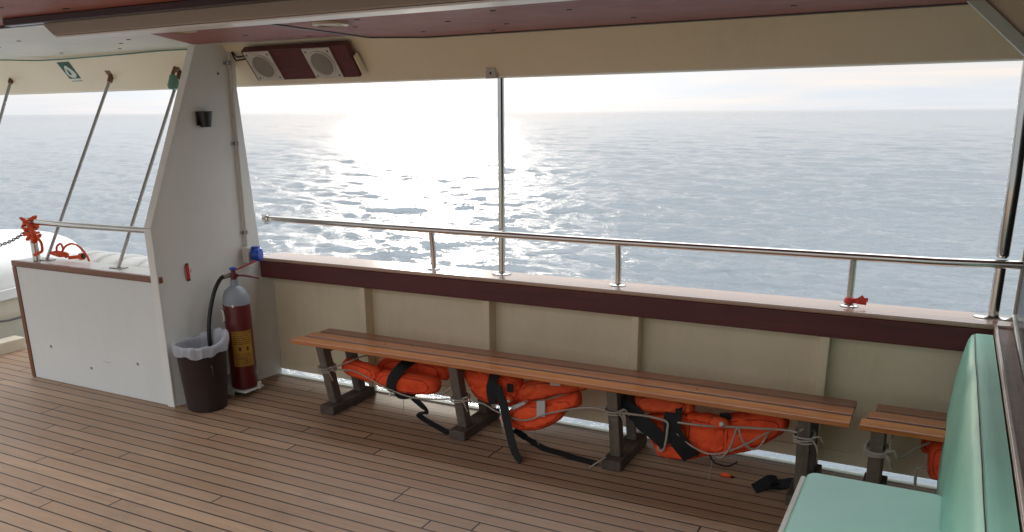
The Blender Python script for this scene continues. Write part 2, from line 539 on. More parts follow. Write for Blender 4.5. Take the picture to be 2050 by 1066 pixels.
def pad(outline, Y, T=.05, Rr=.05, seed=0, tilt=(0, 0), wr=.011):
    """a stuffed cloth float: outline (x, z), centred on Y, thickness T each side, wrinkled"""
    ol = spline([(x, z, 0) for x, z in outline], 7, True)
    ol = [Vector((p.x, p.y)) for p in ol]
    n = len(ol)
    xs = [p.x for p in ol]; zs = [p.y for p in ol]
    cx, cz = sum(xs) / n, sum(zs) / n
    def dist(p):
        best = 9
        for i in range(n):
            a, b = ol[i], ol[(i + 1) % n]
            ab = b - a; L = ab.length_squared
            t = 0 if L < 1e-12 else max(0, min(1, (p - a).dot(ab) / L))
            best = min(best, (p - a - ab * t).length)
        return best
    def inside(p):
        c = False; j = n - 1
        for i in range(n):
            a, b = ol[i], ol[j]
            if (a.y > p.y) != (b.y > p.y) and p.x < (b.x - a.x) * (p.y - a.y) / (b.y - a.y + 1e-12) + a.x: c = not c
            j = i
        return c
    step = .011
    pts = list(ol); ds = [0.0] * n
    x = min(xs); rng = random.Random(seed)
    while x < max(xs):
        z = min(zs)
        while z < max(zs):
            p = Vector((x + rng.uniform(-.002, .002), z + rng.uniform(-.002, .002)))
            if inside(p):
                d = dist(p)
                if d > .005: pts.append(p); ds.append(d)
            z += step
        x += step
    r = geometry.delaunay_2d_cdt(pts, [(i, (i + 1) % n) for i in range(n)], [], 1, 1e-5)
    vo, fo, orig = r[0], r[2], r[3]
    D = [ds[o[0]] if o else 0 for o in orig]
    m = len(vo)
    front, back = [], []
    for p, d in zip(vo, D):
        q = min(d / (Rr * .62), 1)
        h = T * (.86 * math.sqrt(max(0, 1 - (1 - q) ** 2)) + .14 * min(d / (Rr * 1.4), 1))
        w = noise.noise(Vector((p.x * 14 + seed * 7.3, p.y * 20, seed))) + .5 * noise.noise(Vector((p.x * 38, p.y * 30 + seed * 3, 2)))
        cr = 1 - abs(noise.noise(Vector((p.x * 13 + seed, p.y * 19 - seed * 2, seed * 1.7)))) * 2.2
        w -= max(0, cr - .55) * 1.9
        cr2 = 1 - abs(noise.noise(Vector((p.x * 9 - seed, p.y * 31, 4.4 + seed)))) * 2.4
        w -= max(0, cr2 - .6) * 1.2
        w2 = noise.noise(Vector((p.x * 16, p.y * 11, seed + 9)))
        base = Y + tilt[0] * (p.x - cx) + tilt[1] * (p.y - cz)
        front.append((p.x, base - h - w * wr * min(q * 1.6, 1), p.y + w2 * wr * .6))
        back.append((p.x, base + h * .8, p.y + w2 * wr * .6))
    mb = MB()
    fs = [tuple(f) for f in fo]
    idx = {}
    vs = list(front)
    for i in range(m):
        if D[i] <= 0: idx[i] = i
        else:
            idx[i] = len(vs); vs.append(back[i])
    fs2 = [tuple(idx[i] for i in f)[::-1] for f in fo]
    mb.add(vs, fs + fs2)
    return mb

# ------------------------------------------------------------------ sea: real waves out to the horizon
def build_sea():
    rng = np.random.default_rng(11)
    near = np.linspace(R(-62), R(52), 1000)
    far = np.linspace(R(52), R(298), 90)[1:-1]
    ang = np.concatenate([near, far])                 # angle from +Y towards +X
    na = len(ang)
    rad = [3.5]
    while rad[-1] < 26000:
        r = rad[-1]
        rad.append(r * (1.02 if r < 17 else 1 + min(.05, .0042 * (1 + (r / 420) ** 1.3))))
    rad = np.array(rad)
    nr = len(rad)
    A, Rr = np.meshgrid(ang, rad, indexing='ij')
    X = Rr * np.sin(A); Y = Rr * np.cos(A)
    Z = np.zeros_like(X); DX = np.zeros_like(X); DY = np.zeros_like(X)
    wind = R(205)
    for k in range(110):
        lam = .42 * (22 / .42) ** (k / 109) * rng.uniform(.9, 1.1)
        kk = 2 * math.pi / lam
        th = wind + rng.normal(0, .42)
        slope = .042 if lam < 1.6 else .037 * (1.9 / lam) ** .95
        a = slope / kk
        cell = np.maximum(np.where(Rr < 17, .02 * Rr, np.minimum(.05, .0042 * (1 + (Rr / 420) ** 1.3)) * Rr), np.where((A <= R(52)), Rr * .002, Rr * .05))
        fade = np.clip((lam / cell - 2.2) / 3.0, 0, 1)
        ph = kk * (X * math.sin(th) + Y * math.cos(th)) + rng.uniform(0, 2 * math.pi)
        s = np.sin(ph)
        Z += a * fade * s
        DX += -a * fade * .75 * math.sin(th) * np.cos(ph) * -1
        DY += -a * fade * .75 * math.cos(th) * np.cos(ph) * -1
    co = np.stack([X + DX, Y + DY, Z], -1).reshape(-1, 3).astype(np.float32)
    i = np.arange(na)[:, None]; j = np.arange(nr - 1)[None, :]
    i2 = (i + 1) % na
    q = np.stack([i * nr + j, i * nr + j + 1, i2 * nr + j + 1, i2 * nr + j], -1).reshape(-1, 4)
    me = bpy.data.meshes.new('sea')
    me.vertices.add(len(co)); me.vertices.foreach_set('co', co.ravel())
    me.loops.add(q.size); me.loops.foreach_set('vertex_index', q.ravel().astype(np.int32))
    me.polygons.add(len(q))
    me.polygons.foreach_set('loop_start', np.arange(0, q.size, 4, dtype=np.int32))
    me.polygons.foreach_set('loop_total', np.full(len(q), 4, dtype=np.int32))
    me.polygons.foreach_set('use_smooth', np.ones(len(q), dtype=bool))
    me.update(calc_edges=True); me.validate()
    me.materials.append(M['water'])
    if me.polygons[0].normal.z < 0: me.flip_normals()
    o = bpy.data.objects.new('water', me)
    COL.objects.link(o)
    o.location = (0, 0, -3.6)
    o.rotation_euler = HEEL_Q.to_euler()
    tag(o, kind='structure')
build_sea()

# ------------------------------------------------------------------ deck
d = MB()
d.box((-6.15, -4.5, -.06), (1.6, 4.085, 0))
dk = tag(d.build('deck', 'deck'), kind='structure')
ww = MB().box((-6.15, 4.088, -.075), (1.6, 4.125, .004))
ww = ww.build('waterway', 'signwhite', dk)
hl = MB().box((-6.15, -4.4, -3.4), (1.6, 4.07, -.064))
tag(hl.build('hull_side', 'white'), 'white ship side below the deck edge', 'hull')

# ------------------------------------------------------------------ ceiling
c = MB().box((-6.9, 1.5, 2.125), (1.6, 3.93, 2.19))
for px, py in ((-4.5, 3.0), (-5.0, 3.2), (-4.25, 3.45), (-4.6, 3.72), (-5.5, 3.5), (-5.2, 3.75), (-4.0, 3.3), (-4.9, 2.7), (-3.75, 2.95)):
    c.dot((px, py, 2.124), .011, (0, 0, 1), 1)
ce = tag(c.build('ceiling', ['ceilwhite', 'rusty']), kind='structure')
wd = MB()
def board(poly, z0, z1): wd.prism([(x, y, z0) for x, y in poly], [(x, y, z1) for x, y in poly])
board([(-3.40, 2.335), (-2.52, 2.335), (-2.70, 3.71), (-3.86, 3.62), (-3.42, 2.90)], 2.108, 2.124)
board([(-6.2, 1.5), (1.5, 1.5), (1.5, 2.33), (-3.62, 2.33), (-6.2, 2.33)], 2.106, 2.124)
wd.mi = [0] * len(wd.f)
for px, py, z in ((-2.9, 2.95, 2.107), (-2.75, 3.3, 2.107), (-3.2, 3.35, 2.107), (-3.35, 2.75, 2.107), (-3.0, 3.6, 2.107),
               (-3.0, 1.95, 2.105), (-3.3, 2.2, 2.105), (-2.85, 2.1, 2.105), (-3.45, 2.05, 2.105), (-2.6, 1.9, 2.105), (-3.55, 2.27, 2.105), (-2.3, 1.95, 2.105)):
    wd.dot((px, py, z), .013, (0, 0, 1), 1)
wd.build('wood_board', ['ceilwood', 'blackp'], ce, bevel=.003)
wd = MB()
board([(-2.515, 2.335), (1.5, 2.335), (1.5, 3.865), (-2.47, 3.865), (-2.69, 3.70)], 2.094, 2.124)
for px, py in ((-2.2, 2.95), (-1.95, 3.25), (-1.8, 3.5), (-2.3, 3.6), (-1.35, 3.15), (-1.25, 3.6), (-1.0, 3.0), (-.6, 3.55), (-.75, 3.2), (-.3, 3.4), (-1.6, 3.0), (-2.0, 3.75), (-2.4, 3.2)):
    wd.dot((px, py, 2.093), .013, (0, 0, 1), 1)
wd.build('wood_board', ['ceilwood', 'blackp'], ce, bevel=.003)
tr = MB()
tr.box((-2.47, 3.868, 2.088), (1.5, 3.90, 2.124))
tr.prism([(-2.70, 3.70, 2.088), (-2.525, 2.34, 2.088), (-2.505, 2.34, 2.088), (-2.68, 3.70, 2.088)], [(-2.70, 3.70, 2.107), (-2.525, 2.34, 2.107), (-2.505, 2.34, 2.107), (-2.68, 3.70, 2.107)])
tr.prism([(-2.70, 3.70, 2.088), (-2.68, 3.685, 2.088), (-2.45, 3.868, 2.088), (-2.47, 3.895, 2.088)], [(-2.70, 3.70, 2.120), (-2.68, 3.685, 2.120), (-2.45, 3.868, 2.120), (-2.47, 3.895, 2.120)])
tr.build('edge_trim', 'darktrim', ce, bevel=.003)
tr = MB().box((-6.2, 2.334, 2.095), (-3.30, 2.352, 2.124))
tr.build('edge_trim', 'darktrim', ce, bevel=.002)

# duct along the ceiling
du = thing('ceiling_duct', 'long cream boxed duct with slanted end under the wood ceiling', 'duct', loc=(-1.5, 2.26, 2.03))
k = Vector(du.location)
b = MB().prism([(-3.18 - k.x, 2.205 - k.y, .072), (-3.09 - k.x, 2.205 - k.y, .004), (2.9, 2.205 - k.y, .004), (2.9, 2.205 - k.y, .072)],
               [(-3.18 - k.x, 2.318 - k.y, .072), (-3.09 - k.x, 2.318 - k.y, .004), (2.9, 2.318 - k.y, .004), (2.9, 2.318 - k.y, .072)])
b.build('duct_box', 'ductshade', du, bevel=.004)
MB().box((-3.085 - k.x, 2.209 - k.y, -.004), (2.9, 2.316 - k.y, .0025)).build('duct_glare_strip', 'plastic', du, bevel=.001)  # pale strip paints the sea glare on the duct underside
MB().box((-3.33 - k.x, 2.165 - k.y, .048), (2.9, 2.203 - k.y, .0755)).build('moulding', 'darktrim', du, bevel=.003)

# roof edge beam
bm_ = thing('roof_beam', 'broad cream roof beam with sloping inner face along the open side', 'beam', loc=(-2, 4.0, 1.89))
k = Vector(bm_.location)
prof = [(3.905, 2.124), (3.925, 2.10), (4.075, 1.897), (4.082, 1.892), (4.15, 1.888), (4.22, 1.93), (4.22, 2.2), (3.905, 2.2)]
MB().prism([(-6.9 - k.x, y - k.y, z - k.z) for y, z in prof], [(1.6 - k.x, y - k.y, z - k.z) for y, z in prof]).build('beam_body', 'cream', bm_, bevel=.004)

# lights in the ceiling
def ceiling_light(x, y, r, z, label):
    t = thing('ceiling_light', label, 'lamp', 'round lights in the wood ceiling', (x, y, z))
    MB().lathe([(r * .72, -.002), (r * .75, -.014), (r, -.010), (r * 1.04, 0)], n=36).build('trim_ring', 'lens', t, smooth=40)
    MB().lathe([(r * .05, -.010), (r * .5, -.009), (r * .72, -.004)], n=32).build('lens', 'frame', t, smooth=60)
    return t
ceiling_light(-3.16, 2.91, .066, 2.107, 'round cream ceiling light nearest the white ceiling panel')
ceiling_light(-2.36, 2.98, .078, 2.093, 'round cream ceiling light beside the dark ceiling joint')

# ------------------------------------------------------------------ bulwark
bw = thing('bulwark', 'cream ribbed bulwark wall with dark mahogany cap along the open side', 'wall', loc=(-1.5, 4.1, 0))
k = Vector(bw.location)
plate = MB().box((-3.96 - k.x, 4.13 - k.y, .034), (1.6 - k.x, 4.142 - k.y, .80))
plate.box((-3.885 - k.x, 4.118 - k.y, .036), (1.6 - k.x, 4.129 - k.y, .10))
plate.build('plating', 'bulwark', bw, bevel=.002)
for x in (-3.11, -2.232, -1.345, -.415, .45):
    r = MB().box((x - .021 - k.x, 4.052 - k.y, .13), (x + .021 - k.x, 4.129 - k.y, .70))
    r.prism([(x - .021 - k.x, 4.105 - k.y, .0), (x + .021 - k.x, 4.105 - k.y, .0), (x + .021 - k.x, 4.128 - k.y, .0), (x - .021 - k.x, 4.128 - k.y, .0)],
            [(x - .021 - k.x, 4.052 - k.y, .13), (x + .021 - k.x, 4.052 - k.y, .13), (x + .021 - k.x, 4.128 - k.y, .13), (x - .021 - k.x, 4.128 - k.y, .13)])
    r.build('rib', 'bulwark', bw, bevel=.004)
MB().box((-3.93 - k.x, 4.030 - k.y, .690), (1.6 - k.x, 4.055 - k.y, .800)).build('fascia_board', 'mahog', bw, bevel=.006, seg=3)
MB().box((-3.93 - k.x, 4.024 - k.y, .801), (1.6 - k.x, 4.245 - k.y, .824)).build('cap_rail', 'captop', bw, bevel=.008, seg=3)

# ------------------------------------------------------------------ bulkhead fin
def finx(y, off=0): return -4.02 + .146 * (y - 3.28) + off
fin = thing('bulkhead', 'tall white tapering bulkhead plate between side wall and partition', 'wall', loc=(-3.95, 3.7, 0))
k = Vector(fin.location)
outl = [(3.30, .0), (3.30, 1.10), (3.735, 2.124), (4.0, 2.124), (3.985, 1.885), (4.045, .84), (4.128, .80), (4.128, .0)]
def fp(y, z, off): return (finx(y, off) - k.x, y - k.y, z - k.z)
b = MB().prism([fp(y, z, -.012) for y, z in outl], [fp(y, z, 0) for y, z in outl])
for y, z in ((3.94, 1.72), (3.86, 1.96), (3.62, .40)): b.dot(fp(y, z, .001), .008, (1, 0, 0), 1)
b.build('plate', ['white', 'blackp'], fin, bevel=.002)
e = MB()
def strip(y0, z0, y1, z1, w=.05):
    dv = Vector((0, y1 - y0, z1 - z0)).normalized(); n_ = Vector((0, -dv.z, dv.y)) * .012
    e.prism([fp(y0, z0, -w), fp(y0, z0, .008), fp(y0 + n_.y, z0 + n_.z, .008), fp(y0 + n_.y, z0 + n_.z, -w)],
            [fp(y1, z1, -w), fp(y1, z1, .008), fp(y1 + n_.y, z1 + n_.z, .008), fp(y1 + n_.y, z1 + n_.z, -w)])
strip(3.298, .001, 3.298, 1.10); strip(3.298, 1.10, 3.733, 2.12)
e.build('edge_flange', 'white', fin, bevel=.003)

# conduit and socket
cd = thing('conduit', 'thin grey conduit pipe running up the bulkhead edge', 'pipe', loc=(-3.9, 3.94, .9))
k2 = Vector(cd.location)
pp = [(finx(3.93, .016) - k2.x, 3.925 - k2.y, .91 - k2.z), (finx(3.93, .016) - k2.x, 3.93 - k2.y, 1.2 - k2.z), (finx(3.93, .016) - k2.x, 3.94 - k2.y, 2.09 - k2.z)]
MB().tube(pp, .0105, 10).build('pipe', 'frame', cd, smooth=40)
for z in (1.0, 1.55, 2.02):
    b = MB().tube([(pp[0][0], pp[1][1], z - k2.z - .012), (pp[0][0], pp[1][1], z - k2.z + .012)], .0145, 10)
    b.box((pp[0][0] - .015, pp[1][1] - .03, z - k2.z - .008), (pp[0][0] - .011, pp[1][1] + .03, z - k2.z + .008))
    b.build('clip', 'dullsteel', cd)
so = thing('power_socket', 'blue round power socket on a grey box at the cap rail end', 'socket', loc=(-3.90, 3.93, .86))
MB().box((-.018, -.045, -.05), (.034, .03, .05)).build('back_box', 'frame', so, bevel=.006)
b = MB()
ax = Matrix.Rotation(R(62), 4, 'Z')
b.lathe([(.036, 0), (.036, .02), (.043, .022), (.043, .05), (.039, .056), (.012, .058)], (0, 0, 0), 'x', 24)
b.box((-.0, -.012, .038), (.05, .012, .052))
o = b.build('socket_cap', 'blue', so, smooth=35); o.location = (.03, .0, 0); o.rotation_euler = (0, 0, R(18))

# black holder
h = thing('cup_holder', 'small black tapered holder fixed high on the white bulkhead', 'holder', loc=(-3.958, 3.713, 1.655))
b = MB()
prof = [(.030, 0), (.045, .09)]
b.lathe(prof, (.03, 0, 0), 'z', 20, squash=1.0); b.box((.0, -.042, .01), (.012, .042, .09))
b.build('cup', 'blackp', h, smooth=40)
MB().lathe([(.028, .0905), (.040, .0905)], (.03, 0, 0), 'z', 20, cap=False).build('rim', 'grey', h)

# extinguisher pictogram
pg = thing('extinguisher_sticker', 'small red fire extinguisher pictogram on the white bulkhead', 'sign', loc=(-3.988, 3.495, .815))
MB().box((.001, -.013, -.046), (.0025, .013, .040)).build('red_body', 'brightred', pg, bevel=.001)
b = MB().box((.001, -.012, .0405), (.0028, .010, .052)).box((.001, -.014, -.056), (.0028, .014, -.0465)).tube([(.002, -.010, .046), (.002, -.022, .03), (.002, -.024, -.02), (.002, -.018, -.045)], .0016, 5)
b.build('black_outline', 'ink', pg)
cu = bpy.data.curves.new('lettering', 'FONT'); cu.body = 'CO2'; cu.size = .026; cu.extrude = .0005
to = bpy.data.objects.new('lettering', cu); COL.objects.link(to)
bpy.context.view_layer.update()
dg = bpy.context.evaluated_depsgraph_get()
me = bpy.data.meshes.new_from_object(to.evaluated_get(dg)); bpy.data.objects.remove(to)
lt = bpy.data.objects.new('lettering', me); COL.objects.link(lt); lt.parent = pg; me.materials.clear(); me.materials.append(M['ink'])
lt.rotation_euler = (R(90), 0, R(90)); lt.location = (.0032, .018, -.006)

# ------------------------------------------------------------------ speakers
sx = thing('speaker_box', 'maroon wooden speaker box under the roof beam', 'speaker', loc=(-3.33, 3.95, 2.03))
k = Vector(sx.location)
# inclined frame: u along X, v down the slope, w outwards from the beam face
sl = math.atan2(.205, .16)
vdir = Vector((0, math.cos(sl), -math.sin(sl)))
wdir = Vector((0, -math.sin(sl), -math.cos(sl)))
org = Vector((0, 3.892, 2.104)) + Vector((0, 0, 0))
def sp(u, v, w): return Vector((u, 0, 0)) + org + vdir * v + wdir * w - k
def sbox(mb, u0, v0, w0, u1, v1, w1, mi=0):
    return mb.add([sp(u0, v0, w0), sp(u1, v0, w0), sp(u1, v1, w0), sp(u0, v1, w0), sp(u0, v0, w1), sp(u1, v0, w1), sp(u1, v1, w1), sp(u0, v1, w1)],
                  [(3, 2, 1, 0), (4, 5, 6, 7), (0, 1, 5, 4), (1, 2, 6, 5), (2, 3, 7, 6), (3, 0, 4, 7)], mi)
sbox(MB(), -3.735, .0, .0, -2.97, .205, .045).build('cabinet', 'mahog', sx, bevel=.004)
sbox(MB(), -2.967, .08, -.004, -2.952, .205, .03).build('end_batten', 'cream', sx, bevel=.003)
for u in (-3.715, -3.275):
    b = sbox(MB(), u, .004, .046, u + .195, .200, .054)
    for du_, dv_ in ((.02, .02), (.175, .02), (.02, .176), (.175, .176)):
        c_ = sp(u + du_, .004 + dv_, .0545); b.dot(c_, .006, wdir, 1)
    pl = b.build('speaker_plate', ['frame', 'blackp'], sx, bevel=.002)
    g = MB()
    n = 40; vs = []; prf = [(.084, .054), (.082, .062), (.074, .060), (.071, .056), (.05, .060), (.001, .062)]
    cu_, cv_ = u + .0975, .102
    for r_, w_ in prf:
        for q in range(n):
            a_ = 2 * math.pi * q / n
            vs.append(sp(cu_ + r_ * math.cos(a_), cv_ + r_ * math.sin(a_), w_))
    fs = []; mi = []
    for i in range(len(prf) - 1):
        for q in range(n):
            fs.append((i * n + q, i * n + (q + 1) % n, (i + 1) * n + (q + 1) % n, (i + 1) * n + q))
    ring = MB().add(vs[:4 * n], fs[:3 * n]); ring.build('ring', 'frame', pl, smooth=40)
    MB().add(vs[3 * n:], [tuple(x - 0 for x in f) for f in fs[:2 * n]]).build('grille', 'grille', pl, smooth=60)
for off in (0, .018):
    pts = spline([(-3.89, 3.94, 2.10 - off), (-3.85, 3.93, 2.06 - off * 1.3), (-3.80, 3.90, 2.05 - off), (-3.735, 3.90, 2.055 - off)], 6)
    cb = MB().tube(pts, .005, 6).build('speaker_cable', 'blackp', None, smooth=60)
    tag(cb, 'upper black cable from conduit to speaker box' if off == 0 else 'lower black cable sagging from conduit to speaker box', 'cable', 'black cables beside the speakers')

# ------------------------------------------------------------------ guard rail and poles
def flange(x, y, z, r=.042):
    return MB().lathe([(r, 0), (r, .003), (r * .9, .007), (r * .5, .009)], (x, y, z), 'z', 28)
gr = thing('guard_rail', 'polished steel guard rail on short posts above the cap rail', 'railing', loc=(-1.8, 4.12, .825))
k = Vector(gr.location)
MB().tube([(-3.92 - k.x, 0, 1.066 - k.z), (-3.0 - k.x, 0, 1.060 - k.z), (-1.5 - k.x, 0, 1.057 - k.z), (.0 - k.x, 0, 1.062 - k.z), (.32 - k.x, 0, 1.070 - k.z)], .019, 20).build('rail', 'steel', gr, smooth=40)
MB().lathe([(.040, 0), (.040, .005), (.026, .010), (.024, .03)], (-3.905 - k.x, 0, 1.066 - k.z), 'x', 24).build('end_flange', 'steel', gr, smooth=40)
for x in (-2.63, -1.475, -.337):
    MB().tube([(x - k.x, .022, 0), (x - k.x, .020, .12), (x - k.x, .004, .222)], .016, 18).build('post', 'steel', gr, smooth=40)
    flange(x - k.x, .022, .0).build('post_flange', 'steel', gr, smooth=40)
tp = thing('roof_pole', 'tall thin steel pole from cap rail up to roof beam, centre of the opening', 'pole', loc=(-2.19, 4.175, .825))
MB().tube([(0, 0, 0), (.022, -.03, 1.075)], .0185, 20).build('pole', 'steel', tp, smooth=40)
flange(0, 0, 0, .056).build('foot_flange', 'steel', tp, smooth=40)
b = MB().box((-.012, -.135, 1.06), (.044, -.115, 1.112)); b.dot((.016, -.136, 1.086), .007, (0, 1, 0), 1)
b.box((.0, -.114, 1.064), (.044, -.02, 1.072))
b.build('head_bracket', ['frame', 'blackp'], tp, bevel=.002)
rp = thing('corner_pole', 'thick steel corner pole beside the cabin window', 'pole', loc=(.247, 4.17, .825))
MB().tube([(0, 0, 0), (-.002, 0, .225)], .0225, 20).build('lower_tube', 'steel', rp, smooth=40)
MB().tube([(-.002, 0, .262), (-.002, 0, .275), (-.004, 0, .6), (-.02, 0, 1.08)], [.020, .026, .026, .026], 24).build('upper_tube', 'steel', rp, smooth=40)
b = flange(-.035, 0, 0, .045); b.lathe([(.045, 0), (.045, .003), (.04, .006), (.02, .0075)], (.045, .0, .0005), 'z', 28)
b.build('foot_flange', 'steel', rp, smooth=40)
rb = MB().lathe([(.018, 0), (.023, .004), (.024, .014), (.022, .026), (.018, .03)], (0, 0, 0), 'z', 16)
for a0, L in ((.25, .05), (-.1, .045), (.5, .03)):
    rb.ribbon(spline([(.018, -.005, .015), (.04, -.02, .016 + a0 * .02), (.03 + L, -.012, .015 + a0 * .05)], 5), .018, .003, (.2, -1, .4))
o = rb.build('ribbon', 'ribbonred', None, smooth=50); o.location = (-.337, 4.141, .836)
tag(o, 'red ribbon knotted round the foot of a rail post', 'ribbon')

# ------------------------------------------------------------------ partition on the left
pt = thing('partition', 'low white partition panel with brown wood edging', 'wall', loc=(-4.7, 3.3, 0))
k = Vector(pt.location)
b = MB().box((-5.385 - k.x, .0, .003), (-4.035 - k.x, .03, .775))
for x, z in ((-5.16, .25), (-4.77, .15), (-4.31, .24)): b.dot((x - k.x, -.001, z), .010, (0, 1, 0), 1)
b.box((-4.64 - k.x, -.0015, .212), (-4.57 - k.x, .0, .2145), 1)
b.build('panel', ['panelwhite', 'dullsteel'], pt, bevel=.002)
MB().box((-5.425 - k.x, -.006, .777), (-4.005 - k.x, .022, .815)).build('top_trim', 'edgewood', pt, bevel=.004)
MB().box((-5.425 - k.x, -.006, .003), (-5.387 - k.x, .034, .775)).build('side_trim', 'edgewoodz', pt, bevel=.004)
MB().box((-5.42 - k.x, .024, .777), (-4.03 - k.x, .20, .811)).build('cap', 'plastic', pt, bevel=.004)
MB().box((-5.30 - k.x, .031, .0), (-4.04 - k.x, .19, .775)).build('back_panel', 'white', pt)

pr = thing('partition_rail', 'steel handrail on one post above the white partition', 'railing', loc=(-5.24, 3.36, .812))
k = Vector(pr.location)
MB().tube([(-.05, 0, .262), (.4, 0, .258), (1.19, 0, .264)], .018, 18).build('rail', 'steel', pr, smooth=40)
MB().tube([(.0, .0, .0), (-.005, 0, .25)], .024, 18).build('post', 'steel', pr, smooth=40)

# tie rods from the roof beam down to the partition
tops = [(-6.18, 2.005), (-5.085, 1.985), (-4.425, 1.985)]
feet = [(-6.18, 3.42), (-5.225, 3.42), (-4.515, 3.42)]
labels = ['steel tie rod nearest the left picture edge', 'steel tie rod between the green sign and the bulkhead, coming down beside the orange ropes', 'steel tie rod next to the bulkhead, green lamp at its top']
for i, ((x, z), (fx, fy)) in enumerate(zip(tops, feet)):
    t = thing('tie_rod', labels[i], 'rod', 'steel rods between roof beam and partition', (fx, fy, .812))
    dx, dy, dz = x - fx, 4.015 - fy, z - .812
    if i == 0: dx = 0
    MB().tube([(0, 0, .004), (dx, dy, dz)], .0105, 12).build('rod', 'dullsteel', t, smooth=40)
    b = MB()
    cc = Vector((dx, dy, dz))
    for q in (0,):
        pts = [cc + Vector((1, 0, 0)) * a + vdir * c_ for a, c_ in ((-.028, -.045), (.028, -.045), (.028, .045), (-.028, .045))]
        b.prism([p - wdir * .004 for p in pts], [p + wdir * .004 for p in pts])
        b.tube([cc, cc + Vector((0, -.02, -.04))], .018, 8)
    b.build('head_plate', 'rusty', t, bevel=.002)
    MB().box((-.055, -.03, 0), (.055, .03, .006)).build('foot_plate', 'dullsteel', t, bevel=.002)
gl = thing('green_lamp', 'green cone lamp hanging by the bulkhead top', 'lamp', loc=(-4.40, 3.93, 1.885))
MB().lathe([(.018, .085), (.040, .02), (.036, .0), (.008, -.008)], n=20).build('shade', 'greenp', gl, smooth=40)
MB().tube([(0, 0, .085), (.0, .03, .13)], .012, 8).build('stem', 'rusty', gl)

# lifeboat sign on the beam
sg = thing('lifeboat_sign', 'green safety sign with a white boat symbol on the roof beam', 'sign', loc=(-5.46, 3.96, 2.02))
k = Vector(sg.location)
def bp(u, v, w): return Vector((u, 0, 0)) + Vector((0, 3.925, 2.10)) + vdir * (v + .008) + wdir * w - k
def bpoly(mb, poly, w0, w1): return mb.prism([bp(u, v, w0) for u, v in poly], [bp(u, v, w1) for u, v in poly])
bpoly(MB(), [(-5.525, .012), (-5.40, .012), (-5.40, .195), (-5.525, .195)], .001, .004).build('plate', 'signgreen', sg)
out = [(-5.465 + .048 * math.cos(a) * (1 if math.sin(a) > 0 else .55 + .45 * (1 + math.sin(a))), .100 + (.038 if math.sin(a) > 0 else .062) * math.sin(a)) for a in [2 * math.pi * i / 30 for i in range(30)]]
s_ = bpoly(MB(), out, .004, .0048)
s_.build('boat_symbol', 'signwhite', sg)
b = bpoly(MB(), [(-5.478, .062), (-5.462, .085), (-5.462, .112), (-5.488, .112)], .0049, .0055); b.build('boat_sail', 'signgreen', sg)
b = bpoly(MB(), [(-5.52, .146), (-5.405, .146), (-5.405, .155), (-5.52, .155)], .004, .0046); b.build('white_line', 'signwhite', sg)
b = bpoly(MB(), [(-5.52, .160), (-5.405, .160), (-5.405, .190), (-5.52, .190)], .004, .0046); b.build('lower_band', 'signblue', sg)

# thin cable along the beam top
pts = spline([(-6.85, 3.84, 2.121), (-6.1, 3.84, 2.117), (-5.6, 3.905, 2.10), (-4.9, 3.905, 2.105), (-4.45, 3.90, 2.112), (-4.0, 3.90, 2.108)], 8)
tag(MB().tube(pts, .005, 6).build('ceiling_cable', 'greenp', None, smooth=60), 'thin dark cable along the seam of the white ceiling', 'cable')

# ------------------------------------------------------------------ fire extinguisher
ex = thing('fire_extinguisher', 'red fire extinguisher with grey top and yellow label', 'extinguisher', loc=(-3.82, 3.70, .045))
MB().lathe([(.070, 0), (.082, .012), (.083, .03), (.083, .545), (.082, .55)], n=40).build('cylinder', 'red', ex, smooth=40)
MB().lathe([(.0835, .545), (.084, .56), (.078, .60), (.062, .635), (.036, .655), (.026, .66), (.024, .70)], n=40).build('dome', 'grey', ex, smooth=50)
b = MB().lathe([(.018, .70), (.02, .735), (.014, .745), (.014, .755)], n=16); b.tube([(-.045, .0, .725), (.03, 0, .725)], .012, 10)
b.build('valve', 'red', ex, smooth=40)
MB().lathe([(.018, .758), (.022, .762), (.022, .772), (.01, .776)], n=16).build('valve_knob', 'blue', ex, smooth=40)
MB().prism([(.0, -.010, .748), (.0, .010, .748), (.02, .012, .762), (.02, -.012, .762)], [(.135, .055, .808), (.135, .075, .808), (.135, .075, .816), (.135, .055, .816)]).build('lever', 'brightred', ex, bevel=.002)
MB().tube([(.01, .0, .726), (.06, .03, .722), (.145, .068, .706)], .006, 8).build('carry_handle', 'red', ex, smooth=40)
MB().tube(spline([(-.02, -.02, .725), (-.035, -.07, .716), (-.045, -.125, .645), (-.052, -.168, .535), (-.058, -.19, .43), (-.058, -.198, .33), (-.058, -.198, .2)], 8), .0125, 12).build('hose', 'blackp', ex, smooth=50)
MB().tube([(-.018, -.015, .726), (-.032, -.058, .721)], .0155, 12).build('hose_collar', 'steel', ex, smooth=40)
MB().tube(spline([(-.03, -.075, .525), (-.028, -.10, .525), (-.005, -.118, .522), (.004, -.12, .495), (.0, -.118, .458), (-.028, -.10, .452), (-.03, -.075, .452)], 4), .005, 8).build('side_handle', 'frame', ex, smooth=40)
for a in (R(-115), R(-60)):
    b = MB().dot((.084 * math.cos(a), .084 * math.sin(a), .548), .008, (math.cos(a), math.sin(a), 0), 0, 10, .006); b.build('bolt', 'steel', ex)
b = MB()
n = 18; a0, a1 = R(-82), R(8)
for (z0, z1, rr, mi, f0, f1) in [(.155, .385, .0842, 0, 0, 1)]:
    vs = [(rr * math.cos(a0 + (a1 - a0) * i / n), rr * math.sin(a0 + (a1 - a0) * i / n), z) for z in (z0, z1) for i in range(n + 1)]
    b.add(vs, [(i, i + 1, n + 2 + i, n + 1 + i) for i in range(n)], 0)
rng = random.Random(5)
